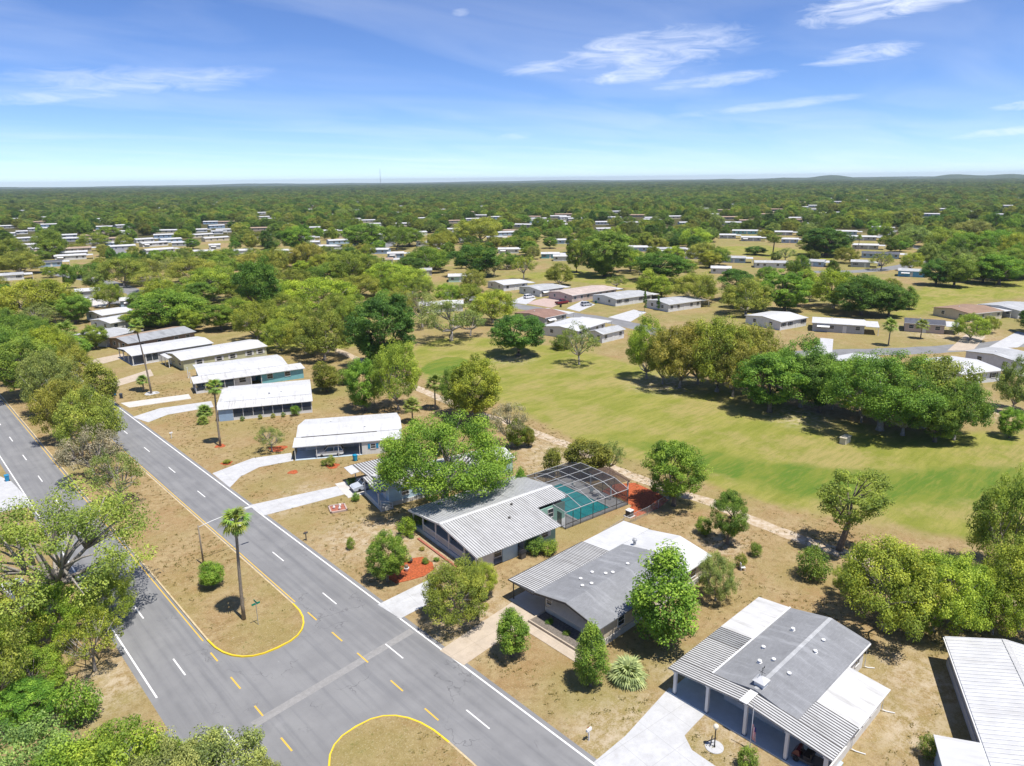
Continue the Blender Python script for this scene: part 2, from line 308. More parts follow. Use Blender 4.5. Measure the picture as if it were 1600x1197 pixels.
WALLC=dict(white=(.68,.68,.67),cream=(.62,.56,.42),grey=(.42,.43,.44),blue=(.33,.45,.58),tan=(.45,.38,.30),teal=(.20,.47,.52),pink=(.52,.42,.38),sky=(.12,.38,.62),mint=(.45,.60,.52),beige=(.55,.48,.38),green=(.28,.47,.40),paleblue=(.45,.60,.70),brown=(.27,.20,.16),navy=(.30,.42,.58),yellowgreen=(.50,.50,.33))
for k,c in WALLC.items(): M['wall_'+k]=siding('siding_'+k,c,vert=(k in('white','beige','paleblue')))
ROOFM=dict(white='roof_white',lightgrey='shingle_light',brown='shingle_brown',darkgrey='shingle_dark',tan='shingle_tan',pinkmetal='shingle_pink',redroof='shingle_red',grey='shingle_grey')
def paint(name,c): return shared('paint_'+name,lambda:plain('car_paint_'+name,c,.25,.04,1.0,.5))
# ---- surveyed layout, metres: x away from the road, y along the road
TREES=[
('oakopen', 9.0, 83.4, 13.8, 10.1, 'airy', 'large spreading oak with bare grey limbs overhanging the left carriageway'),
('oaksparse', 4.9, 77.3, 7.3, 4.0, 'yg', 'olive oak in the roadside grove beside the white pickup truck'),
('oaksparse', 9.9, 70.1, 6.2, 3.0, 'yg', 'small oak at the edge of the left carriageway below the spreading oak'),
('broad', 4.0, 65.8, 4.1, 2.4, 'bright', 'fresh bright green tree in the lower left grove'),
('bush', 7.2, 63.4, 4.1, 1.9, 'bright', 'rounded bright green shrub beside the lower left road edge'),
('oaksparse', 1.7, 69.5, 9.8, 3.8, 'olive', 'thin olive oak cut by the left edge of the photo'),
('oak', 1.4, 53.3, 9.0, 4.7, 'grey', 'grey green oak filling the bottom left corner'),
('oak', 6.4, 48.5, 8.8, 4.7, 'yg', 'muted green oak at the bottom edge left of the intersection'),
('oak', 12.0, 44.6, 7.3, 4.3, 'grey', 'grey green oak at the bottom edge overlapping the intersection'),
('oak', 3.7, 49.0, 8.6, 4.3, 'yg', 'olive oak crown at the bottom edge between the grey green oaks'),
('oaksparse', 22.5, 107.5, 8.5, 3.8, 'grey2', 'sparse grey green oak in the median nearest the round shrub'),
('oaksparse', 22.1, 120.6, 9.0, 4.7, 'deadgrey', 'half bare grey tree in the median with twisted white branches'),
('oak', 25.1, 132.8, 12.2, 5.2, 'brown', 'dense olive brown tree in the median behind the half bare tree'),
('oak', 23.8, 143.8, 11.7, 5.2, 'olive', 'dark olive tree in the median behind the olive brown one'),
('upright', 33.1, 160.9, 10.5, 3.6, 'olive', 'dark upright tree shading the far end of the right carriageway'),
('oak', 25.1, 164.2, 13.1, 5.5, 'grey2', 'muted green tree in the median beside the left carriageway bend'),
('oak', 31.6, 176.6, 11.5, 4.9, 'brown', 'brownish tree crown in the far median next to the right carriageway'),
('broad', 23.7, 181.8, 13.1, 6.6, 'bright', 'bright green broad tree in the median at the left carriageway'),
('oak', 22.2, 199.2, 13.7, 7.1, 'mid', 'green oak at the left frame edge above the left carriageway'),
('oak', 31.2, 202.2, 12.1, 6.3, 'yg', 'yellow green tree in the far median before the pale driveway'),
('oak', 29.3, 227.4, 12.3, 6.9, 'mid', 'mid green tree at far left below the umbrella shaped oak'),
('upright', 39.6, 211.9, 7.3, 3.8, 'bright', 'slender green tree beside the red brick patio'),
('oak', 45.5, 286.1, 14.5, 14.2, 'yg', 'wide umbrella shaped yellow green oak at far left'),
('broad', 37.7, 302.7, 11.6, 5.0, 'dark', 'dark round tree on the left frame edge beneath the umbrella oak'),
('broad', 52.9, 273.5, 10.0, 5.6, 'bright', 'fresh green tree in front of the white car driveway'),
('oaksparse', 40.4, 264.0, 9.5, 6.0, 'grey2', 'thin grey oak left of the cabbage palm at far left'),
('oak', 70.6, 302.3, 9.1, 5.9, 'olive', 'rounded olive tree with a clear trunk beside the curving street'),
('oak', 91.7, 359.5, 13.2, 11.4, 'brown', 'large brownish oak on the bend of the left street'),
('oak', 102.8, 369.4, 11.1, 9.2, 'brown', 'smaller brownish oak right of the large brownish oak'),
('oak', 69.2, 491.9, 16.9, 9.1, 'olive', 'olive tree among white roofs at the left frame edge'),
('oak', 67.2, 451.7, 12.0, 11.8, 'brown', 'low brownish oak at far left behind the grey cottage'),
('broad', 83.9, 504.2, 8.0, 8.6, 'mid', 'green tree just left of the grey roofed cottage'),
('oak', 98.7, 542.3, 17.9, 9.9, 'mid', 'green oak between white roofs at far left'),
('broad', 96.8, 532.7, 12.0, 7.1, 'olive', 'narrow olive tree beside the tan roofed house at far left'),
('oak', 137.7, 608.1, 10.8, 11.9, 'olive', 'olive oak above the tan roofed house at far left'),
('broad', 168.4, 682.0, 10.6, 9.8, 'bright', 'bright green tree at the top of the left street'),
('oak', 151.0, 576.4, 9.7, 7.0, 'olive', 'small olive tree on the left street verge'),
('bush', 83.4, 407.7, 7.4, 4.8, 'mid', 'dark green shrub tree on the lawn beside the left street'),
('bush', 90.7, 410.5, 7.2, 4.5, 'mid', 'rounded green shrub tree beside the bend of the left street'),
('broad', 72.4, 242.3, 12.2, 11.5, 'bright', 'big bright green tree behind the brown roofed house'),
('broad', 67.6, 250.3, 5.6, 6.3, 'yg', 'yellow green tree behind the grey roofed house on the left'),
('broad', 83.0, 250.3, 8.5, 6.5, 'bright', 'bright green tree between the brown roofed house and the round one'),
('broad', 83.2, 225.3, 8.3, 5.9, 'bright', 'round bright tree with short trunk on the lawn behind the cream house'),
('oak', 104.3, 286.0, 13.3, 11.4, 'yg', 'large olive yellow oak with open trunk at centre left'),
('oak', 117.4, 347.1, 11.6, 12.7, 'olive', 'olive oak in the band of trees at centre left'),
('oaksparse', 118.8, 379.5, 9.7, 9.6, 'grey', 'grey green thin oak behind the white homes row'),
('oaksparse', 95.8, 332.3, 8.7, 8.3, 'brown', 'pale brown thin tree beside the left street bend'),
('oak', 111.0, 278.9, 10.5, 7.6, 'olive', 'olive oak left of the tall dark green tree'),
('broad', 103.9, 242.2, 20.1, 8.0, 'dark', 'tall deep green tree at centre left'),
('oak', 84.8, 202.2, 11.8, 6.6, 'olive', 'olive tree on the edge of the golf course behind the cream house'),
('oak', 102.8, 221.5, 9.9, 6.3, 'olive', 'olive oak behind the golf cart path at left'),
('oak', 87.3, 166.4, 13.1, 7.1, 'olive', 'dark olive tree with a clear trunk beside the cart path'),
('oak', 123.0, 235.0, 11.8, 13.9, 'ygb', 'bright yellow green spreading oak left of the tall dark tree'),
('oak', 93.6, 198.3, 10.3, 7.6, 'yg', 'yellow green tree between the cream house and the cart path'),
('oak', 148.5, 250.5, 9.1, 10.3, 'olive', 'olive oak directly behind the tall dark tree'),
('oak', 165.6, 285.3, 14.9, 12.2, 'olive', 'broad olive oak above the bright spreading oak'),
('oak', 172.4, 263.4, 11.3, 10.5, 'ygb', 'yellow green dome shaped oak left of the blue house'),
('oak', 165.6, 239.3, 11.1, 9.1, 'ygb', 'low yellow green oak right of the dome shaped oak'),
('broad', 196.5, 320.2, 8.8, 8.2, 'mid', 'green tree near the white homes at upper centre left'),
('oak', 174.8, 344.2, 15.2, 9.9, 'brown', 'bare looking brown oak beside the grey street at upper left'),
('broad', 262.6, 430.1, 17.5, 15.3, 'mid', 'large dark green tree by the street at upper centre'),
('broad', 220.5, 445.2, 17.4, 10.5, 'bright', 'bright green tree above the brown oak at upper left'),
('oak', 169.7, 370.6, 10.5, 12.1, 'mid', 'wide green oak at upper left of centre'),
('broadbig', 93.5, 147.9, 18.3, 8.8, 'dark', 'tall dense dark green tree at the end of the cart path'),
('oaksparse', 130.4, 182.2, 11.9, 6.3, 'grey', 'thin grey green oak right of the tall dark tree'),
('oaksparse', 124.6, 160.1, 12.2, 9.2, 'grey2', 'spreading grey barked oak with open crown by the green'),
('oaksparse', 133.0, 161.5, 8.1, 5.3, 'grey', 'small thin oak right of the spreading grey barked oak'),
('oak', 150.8, 171.5, 11.0, 7.9, 'ygb', 'yellow green oak left of the long white roof'),
('broad', 125.9, 133.1, 11.1, 7.6, 'dark', 'dark rounded tree standing on the fairway edge'),
('broad', 223.1, 264.7, 16.0, 12.7, 'dark', 'large dark green tree on the upper fairway'),
('oaksparse', 228.7, 258.5, 9.3, 4.6, 'grey', 'small grey tree at the end of the upper fairway'),
('oak', 217.3, 297.0, 12.5, 12.2, 'mid', 'green oak left of the large dark tree'),
('oak', 283.8, 371.5, 12.8, 12.4, 'olive', 'olive oak behind the white homes at upper centre'),
('oak', 347.3, 407.5, 18.6, 18.9, 'brown', 'wide brownish oak at upper centre'),
('oak', 277.2, 412.9, 15.8, 10.9, 'mid', 'mid green tree by the street end at upper centre'),
('broad', 297.2, 426.4, 13.4, 11.4, 'bright', 'bright tree beside the white home at upper centre'),
('oaksparse', 230.5, 239.6, 11.7, 6.0, 'olive', 'airy olive tree on the upper fairway'),
('oak', 228.3, 214.2, 9.9, 6.5, 'olive', 'low olive tree directly behind the pink roofed house'),
('broad', 266.4, 238.7, 16.3, 5.7, 'olive', 'tall slim olive tree with a bare trunk on the upper fairway'),
('broadbig', 264.6, 219.0, 20.8, 12.1, 'bright', 'tall bright green tree beside the upper fairway'),
('oak', 286.3, 220.5, 11.6, 8.8, 'ygb', 'yellow tinted oak beside the tall bright tree'),
('broad', 268.4, 188.5, 12.7, 13.2, 'dark', 'wide dark green tree behind the grey roofed house'),
('oak', 406.0, 261.4, 14.2, 11.4, 'ygb', 'yellow green oak right of the tan gabled house'),
('oak', 340.2, 214.5, 11.7, 8.7, 'brown', 'brownish oak beside the small white home at upper right'),
('oak', 228.3, 145.6, 11.3, 9.0, 'olive', 'olive oak right of the grey roofed house'),
('upright', 231.2, 169.1, 10.6, 4.6, 'yg', 'slender light green tree behind the grey roofed house'),
('upright', 229.7, 161.5, 8.9, 4.5, 'yg', 'slender light green tree next to its twin behind the grey roof'),
('oaksparse', 130.1, 115.3, 10.9, 4.9, 'grey2', 'airy green tree by the small white outbuilding'),
('bush', 139.9, 130.4, 4.1, 3.1, 'mid', 'green shrub beside the small white outbuilding'),
('oak', 131.3, 95.4, 14.9, 4.7, 'ygb', 'yellow olive tree right of the small white outbuilding'),
('oak', 130.5, 85.7, 14.7, 7.4, 'brown', 'broad brown olive oak at the left of the fairway grove'),
('oak', 133.7, 78.3, 16.4, 7.6, 'olive', 'tall olive oak in the middle of the fairway grove'),
('oak', 139.5, 73.9, 14.9, 6.6, 'brown', 'brown olive oak right of the middle of the fairway grove'),
('broad', 128.6, 63.4, 12.1, 7.0, 'bright', 'bright green tree standing in front of the fairway grove'),
('oak', 136.0, 60.6, 14.6, 6.4, 'mid', 'mid green oak behind the bright tree of the fairway grove'),
('broad', 135.5, 56.5, 12.3, 5.3, 'dark', 'dark tree at the right end of the fairway grove'),
('oak', 220.2, 120.2, 12.0, 8.6, 'brown', 'brown green oak beside the white flat roof'),
('broadbig', 233.5, 113.2, 13.9, 8.8, 'bright', 'dense bright green tree behind the white flat roof'),
('oak', 262.5, 117.7, 9.0, 4.8, 'yg', 'yellow green tree left of the dark clump'),
('oak', 252.3, 104.4, 13.9, 10.1, 'ygb', 'yellow olive oak behind the dark clump'),
('broad', 246.5, 92.6, 13.2, 10.1, 'dark', 'dark green tree clump on the right fairway'),
('broad', 249.2, 84.8, 11.0, 5.8, 'dark', 'narrow dark green tree at the right end of the clump'),
('upright', 268.8, 85.1, 7.9, 3.1, 'mid', 'small lone tree on the right fairway'),
('oakbig', 133.1, 44.1, 14.0, 11.0, 'mid', 'huge spreading green live oak on the right of the fairway'),
('oak', 140.0, 39.2, 13.6, 8.8, 'olive', 'olive crown right of the huge live oak'),
('oak', 136.7, 33.0, 11.3, 5.8, 'mid', 'rounded green oak at the right end of the live oaks'),
('oak', 142.4, 51.8, 10.5, 5.7, 'dark', 'dark oak behind the huge live oak'),
('oak', 163.0, 30.2, 10.9, 3.7, 'grey2', 'grey green tree at the right frame edge above the small tree'),
('broad', 145.0, 26.6, 5.6, 2.4, 'bright', 'small bright tree on the fairway at the right frame edge'),
('oak', 227.8, 55.1, 7.5, 4.7, 'yg', 'spreading green tree before the brown roofed house on the right'),
('oak', 243.0, 54.4, 5.0, 2.6, 'yg', 'small tree beside the white driveway on the right'),
('broadbig', 421.5, 182.3, 15.9, 14.9, 'dark', 'big dark tree on the upper right green'),
('broad', 415.5, 189.1, 12.1, 7.5, 'mid', 'green tree left of the big dark tree on the upper right green'),
('pine', 401.7, 205.1, 13.5, 5.3, 'mid', 'tall lone pine on the upper right green'),
('broad', 401.8, 216.2, 4.9, 6.7, 'dark', 'low dark tree left of the lone pine'),
('broad', 243.9, 137.5, 11.7, 7.2, 'dark', 'dark tree behind the brown green oak by the white flat roof'),
('broadtall', 83.9, 30.5, 10.8, 4.2, 'olive', 'tall dark tree with leaning trunk beside the cart path'),
('bush', 74.9, 29.9, 4.1, 2.0, 'mid', 'green shrub at the foot of the tall leaning tree'),
('oak', 70.7, 20.4, 9.8, 5.3, 'ygb', 'broad yellow green oak behind the grey roofed house'),
('oak', 74.2, 17.0, 8.9, 4.5, 'ygb', 'yellow green oak right of the broad oak behind the grey roofed house'),
('oak', 78.0, 14.9, 6.8, 2.6, 'yg', 'small yellow green tree at the end of the back yard'),
('oak', 91.9, 14.4, 12.5, 4.4, 'olive', 'tall olive oak at the right frame edge'),
('oak', 80.5, 10.9, 10.4, 4.2, 'yg', 'yellow green oak below the tall olive oak at the right edge'),
('broad', 75.3, 41.1, 7.0, 2.3, 'mid', 'rounded green tree on the lawn behind the white rear roof'),
('bush', 75.4, 44.7, 2.4, 1.2, 'mid', 'small green shrub left of the rounded lawn tree'),
('bush', 75.1, 37.0, 1.7, 0.8, 'mid', 'small round shrub right of the rounded lawn tree'),
('bush', 71.5, 36.9, 1.8, 0.8, 'olive', 'small olive shrub beside the grey shrub tree'),
('broad', 79.7, 52.2, 9.7, 4.4, 'bright', 'large rounded green tree beside the red mulch yard'),
('cedar', 79.2, 68.1, 6.2, 3.7, 'cedar', 'dense clipped cedar behind the pool cage'),
('oaksparse', 81.7, 65.7, 5.9, 2.4, 'grey2', 'grey green thin shrub tree right of the clipped cedar'),
('bush', 74.8, 71.7, 4.9, 1.6, 'olive', 'slim olive shrub left of the pool cage'),
('oaksparse', 78.9, 85.7, 8.3, 3.6, 'deadgrey', 'brown twiggy shrub tree beside the cart path'),
('cedar', 79.4, 84.4, 5.1, 1.9, 'cedar', 'dark cedar beside the pale cart path'),
('cedar', 81.2, 83.4, 3.9, 1.3, 'cedar', 'small egg shaped cedar beside the pale cart path'),
('broad', 82.9, 100.0, 13.1, 5.5, 'yg', 'tall yellow green tree behind the big yard oak'),
('oak', 83.0, 105.4, 10.0, 3.8, 'mid', 'dark tree left of the tall yellow green tree'),
('oak', 76.9, 117.2, 14.1, 5.2, 'yg', 'airy green tree right of the screened porch house'),
('broad', 71.7, 121.2, 11.2, 4.0, 'bright', 'light green tree with forked trunk behind the carport house'),
('cedar', 72.9, 139.3, 6.8, 3.3, 'cedar', 'round clipped cedar behind the screened porch house'),
('bush', 79.1, 141.8, 3.5, 2.6, 'mid', 'low green shrub right of the round cedar'),
('oakbig', 56.4, 75.0, 12.6, 9.7, 'bright', 'large bright oak covering the pale blue house'),
('broad', 39.1, 63.9, 6.3, 2.4, 'bright', 'green yard tree beside the red mulch bed'),
('bush', 47.3, 71.6, 2.6, 1.4, 'yg', 'yellow green shrub at the porch corner of the white ribbed roof'),
('bush', 49.9, 72.6, 1.9, 1.3, 'olive', 'olive shrub by the left porch post of the white ribbed roof'),
('bush', 39.9, 73.6, 1.7, 0.6, 'bright', 'tiny green bush on the bare front lawn'),
('oak', 40.0, 51.9, 6.8, 3.6, 'olive', 'shaggy olive tree beside the short white driveway'),
('oak', 44.6, 53.7, 4.3, 2.0, 'ygb', 'yellow green shrub tree behind the shaggy olive tree'),
('upright', 40.3, 43.8, 5.4, 1.7, 'bright', 'small upright tree by the tan driveway'),
('upright', 42.6, 35.7, 6.8, 1.6, 'bright', 'upright tree at the corner of the beige house'),
('upright', 52.4, 34.7, 11.0, 3.5, 'bright', 'tall full light green tree beside the beige house'),
('oak', 63.1, 35.3, 5.5, 2.1, 'grey', 'grey green shrub tree behind the tall light green tree'),
('oaksparse', 47.8, 113.0, 4.6, 2.4, 'grey2', 'small orchard tree with mulch ring beside the carport drive'),
('cedar', 23.8, 77.0, 3.0, 1.6, 'bright', 'round clipped green shrub in the median'),
('bush', 44.3, 21.0, 2.1, 0.9, 'bright', 'small green bush by the lamp post bed'),
('bush', 55.8, 11.4, 2.1, 0.9, 'mid', 'shrub between the two lower right houses'),
('bush', 55.9, 56.3, 2.1, 1.2, 'mid', 'low shrub along the green wall'),
('bush', 57.1, 55.1, 1.7, 1.2, 'yg', 'yellow green shrub along the green wall'),
('bush', 67.0, 70.7, 4.2, 1.0, 'bright', 'small shrub at the back corner of the pale blue house'),
('bush', 328.0, 156.0, 7.0, 4.5, 'mid', 'green hedge shrub beside the blue house at upper right'),
('broad', 355.3, 79.2, 12.3, 9.4, 'bright', 'bright tree in the right wooded belt'),
('broad', 336.0, 97.3, 11.0, 7.0, 'dark', 'tree at the left end of the wooded belt above the right fairway'),
('broad', 336.9, 90.8, 12.4, 7.3, 'mid', 'tree at the second from left of the wooded belt above the right fairway'),
('broad', 357.2, 91.7, 12.5, 7.0, 'grey', 'tree at the third from left of the wooded belt above the right fairway'),
('broad', 357.3, 85.6, 12.0, 7.6, 'mid', 'tree at the fourth from left of the wooded belt above the right fairway'),
('broad', 372.6, 83.9, 12.8, 8.5, 'bright', 'tree at the fifth from left of the wooded belt above the right fairway'),
('broad', 379.0, 80.0, 13.4, 8.5, 'olive', 'tree at the sixth from left of the wooded belt above the right fairway'),
('broad', 389.0, 75.5, 14.2, 10.0, 'mid', 'tree at the right end of the wooded belt above the right fairway'),
('oak', 515.4, 166.8, 13.1, 11.5, 'grey', 'first oak of the second row behind the right wooded belt'),
('oak', 484.0, 138.4, 13.7, 11.5, 'olive', 'second oak of the second row behind the right wooded belt'),
('oak', 472.5, 123.4, 13.2, 11.0, 'bright', 'third oak of the second row behind the right wooded belt'),
('oak', 483.8, 110.3, 14.7, 12.8, 'bright', 'fourth oak of the second row behind the right wooded belt'),
('oak', 454.3, 94.4, 15.4, 10.1, 'yg', 'fifth oak of the second row behind the right wooded belt'),
('oak', 632.6, 150.5, 17.9, 7.2, 'dark', 'sixth oak of the second row behind the right wooded belt'),
('oak', 593.2, 152.5, 14.0, 13.7, 'grey2', 'seventh oak of the second row behind the right wooded belt'),
('oak', 708.5, 279.3, 14.5, 12.1, 'olive', 'first oak in the row above the upper right cul-de-sac'),
('oak', 691.6, 255.5, 13.9, 11.6, 'olive', 'second oak in the row above the upper right cul-de-sac'),
('oak', 727.1, 254.5, 12.7, 12.0, 'brown', 'third oak in the row above the upper right cul-de-sac'),
('oak', 755.0, 250.0, 15.1, 13.8, 'olive', 'fourth oak in the row above the upper right cul-de-sac'),
('sabal', 47.4, 274.5, 7.7, 4.0, 'palm', 'cabbage palm in the roadside trees at far left'),
('sabal', 44.6, 246.1, 4.5, 3.9, 'palm', 'cabbage palm beside the red brick patio'),
('sabal', 82.3, 111.8, 6.8, 2.5, 'palm', 'cabbage palm beside the cart path behind the big yard oak'),
('sabal', 74.3, 108.5, 4.4, 2.1, 'palm', 'low fan palm behind the carport house'),
('fan', 45.8, 33.9, 4.0, 1.8, 'silver', 'silvery fan palm clump at the corner of the beige house'),
('sabal', 205.4, 68.9, 6.9, 2.5, 'palm', 'short stocky palm on the lawn beside the right street'),
('sabal', 220.9, 65.8, 5.1, 2.2, 'palm', 'palm in front of the dark roofed house on the right'),
('sabal', 440.4, 171.6, 11.0, 1.9, 'palm', 'small palm by the upper right cul-de-sac'),
('sabal', 43.5, 168.8, 3.4, 1.6, 'palm', 'small palm on the lawn beside the white stone ring'),
('fan', 47.1, 142.2, 2.5, 1.7, 'palm', 'low fan palm at the left corner of the screened porch house'),
('fan', 44.8, 136.8, 1.7, 1.2, 'palm', 'low leafy clump at the corner of the screened porch house'),
('sabal', 248.5, 116.1, 8.2, 4.6, 'palm', 'palm beside the dense bright tree at right of centre'),
('cypress', 201.6, 148.5, 7.6, 0.7, 'dark', 'slim dark column cypress left of the pair before the grey roof'),
('cypress', 206.9, 146.6, 5.4, 0.7, 'dark', 'slim dark column cypress right of the pair before the grey roof'),
('oak', 86.4, 294.0, 9.8, 7.7, 'yg', 'yellow green oak in front of the pale brown thin tree beside the left street bend'),
('oak', 88.9, 276.9, 9.2, 7.2, 'olive', 'olive oak left of the large olive yellow oak with open trunk at centre left'),
('broad', 94.6, 274.9, 9.4, 6.6, 'mid', 'mid green tree left of the large olive yellow oak with open trunk at centre left'),
('oak', 90.0, 227.1, 9.3, 6.2, 'yg', 'yellow green oak left of the tall deep green tree at centre left'),
('oak', 91.1, 206.0, 9.0, 5.8, 'olive', 'olive oak left of the yellow green tree between the cream house and the cart path'),
('oak', 83.9, 184.4, 8.9, 5.5, 'yg', 'yellow green oak in front of the olive oak behind the golf cart path at left'),
('oak', 87.2, 176.7, 9.4, 5.6, 'olive', 'olive oak left of the dark olive tree with a clear trunk beside the cart path'),
('oak', 115.9, 256.4, 10.7, 7.5, 'yg', 'yellow green oak right of the tall deep green tree at centre left'),
('oak', 133.7, 273.5, 11.4, 8.1, 'olive', 'olive oak left of the bright yellow green spreading oak left of the tall dark tree'),
('oak', 156.9, 285.9, 11.1, 8.8, 'mid', 'mid green oak left of the broad olive oak above the bright spreading oak'),
('oak', 137.3, 359.2, 10.6, 9.3, 'olive', 'olive oak right of the olive oak in the band of trees at centre left'),
('oak', 150.6, 359.4, 10.6, 9.0, 'brown', 'brownish oak left of the wide green oak at upper left of centre'),
('broad', 140.9, 394.3, 10.5, 8.9, 'mid', 'mid green tree right of the olive oak in the band of trees at centre left'),
('oak', 128.4, 416.8, 10.1, 8.4, 'olive', 'olive oak behind the grey green thin oak behind the white homes row'),
('oak', 192.9, 371.5, 11.0, 9.4, 'mid', 'mid green oak behind the bare looking brown oak beside the grey street at upper left'),
('broad', 190.5, 338.9, 11.3, 8.8, 'mid', 'mid green tree left of the green tree near the white homes at upper centre left'),
('oak', 118.3, 200.8, 10.3, 6.2, 'yg', 'yellow green oak in front of the olive oak directly behind the tall dark tree'),
('oak', 129.2, 194.0, 10.9, 5.8, 'olive', 'olive oak left of the thin grey green oak right of the tall dark tree'),
('oak', 174.1, 279.0, 11.7, 8.0, 'olive', 'olive oak left of the yellow green dome shaped oak left of the blue house'),
('broad', 198.0, 285.3, 10.1, 7.4, 'dark', 'dark green tree left of the green oak left of the large dark tree'),
('oak', 163.0, 210.7, 8.0, 5.8, 'yg', 'yellow green oak right of the low yellow green oak right of the dome shaped oak'),
('oak', 170.2, 207.3, 7.6, 5.8, 'olive', 'olive oak left of the large dark green tree on the upper fairway'),
('oak', 102.6, 180.2, 11.5, 5.5, 'yg', 'yellow green oak behind the low green shrub right of the round cedar'),
('oak', 112.0, 204.2, 10.7, 6.2, 'olive', 'olive oak right of the bright yellow green spreading oak left of the tall dark tree'),
('oak', 160.8, 226.0, 9.3, 5.6, 'olive', 'olive oak right of the low yellow green oak right of the dome shaped oak'),
('oak', 26.6, 211.1, 12.4, 5.6, 'mid', 'mid green oak left of the slender green tree beside the red brick patio'),
('oak', 35.0, 207.2, 9.4, 4.9, 'olive', 'olive oak right of the yellow green tree in the far median before the pale driveway'),
('oak', 34.9, 237.9, 9.5, 5.5, 'mid', 'mid green oak left of the cabbage palm beside the red brick patio'),
('broad', 28.2, 244.7, 11.4, 5.5, 'mid', 'mid green tree behind the green oak at the left frame edge above the left carriageway'),
('broad', 47.4, 225.1, 7.0, 3.6, 'olive', 'olive tree right of the slender green tree beside the red brick patio'),
('broad', 75.1, 228.1, 7.6, 4.0, 'yg', 'yellow green tree right of the big bright green tree behind the brown roofed house'),
('oak', 136.0, 84.6, 13.3, 5.7, 'ygb', 'golden green oak left of the tall olive oak in the middle of the fairway grove'),
('oak', 132.7, 73.9, 13.3, 5.4, 'brown', 'brownish oak right of the tall olive oak in the middle of the fairway grove'),
('oak', 130.4, 90.2, 12.8, 4.3, 'olive', 'olive oak left of the broad brown olive oak at the left of the fairway grove'),
('oak', 138.2, 65.2, 11.0, 5.3, 'mid', 'mid green oak right of the bright green tree standing in front of the fairway grove'),
('oak', 138.9, 55.4, 10.0, 4.4, 'dark', 'dark green oak right of the dark tree at the right end of the fairway grove'),
('oak', 133.1, 40.2, 11.8, 6.2, 'mid', 'mid green oak left of the olive crown right of the huge live oak'),
('oak', 135.0, 48.2, 9.5, 4.8, 'yg', 'yellow green oak in front of the dark oak behind the huge live oak'),
('broad', 133.6, 35.1, 8.8, 4.4, 'mid', 'mid green tree right of the olive crown right of the huge live oak'),
('oak', 71.8, 18.6, 6.3, 2.3, 'yg', 'yellow green oak right of the broad yellow green oak behind the grey roofed house'),
('oak', 74.2, 25.1, 4.1, 2.1, 'yg', 'yellow green oak right of the green shrub at the foot of the tall leaning tree'),
('oak', 78.0, 12.6, 7.0, 2.9, 'ygb', 'golden green oak right of the broad yellow green oak behind the grey roofed house'),
('oak', 8.7, 44.9, 8.6, 3.3, 'grey', 'grey green oak left of the grey green oak at the bottom edge overlapping the intersection'),
('oak', 3.1, 74.1, 7.3, 3.4, 'yg', 'yellow green oak left of the fresh bright green tree in the lower left grove'),
('oak', 8.6, 77.2, 7.0, 2.7, 'yg', 'yellow green oak left of the rounded bright green shrub beside the lower left road edge'),
('oak', 5.2, 69.5, 5.1, 2.7, 'yg', 'yellow green oak behind the fresh bright green tree in the lower left grove'),
('oak', 13.2, 77.3, 6.2, 2.7, 'yg', 'yellow green oak left of the round clipped green shrub in the median'),
('oak', 14.3, 41.7, 6.2, 2.0, 'grey', 'grey green oak right of the grey green oak at the bottom edge overlapping the intersection'),
('broad', 77.8, 292.6, 5.7, 3.6, 'mid', 'mid green tree behind the yellow green tree behind the grey roofed house on the left')]
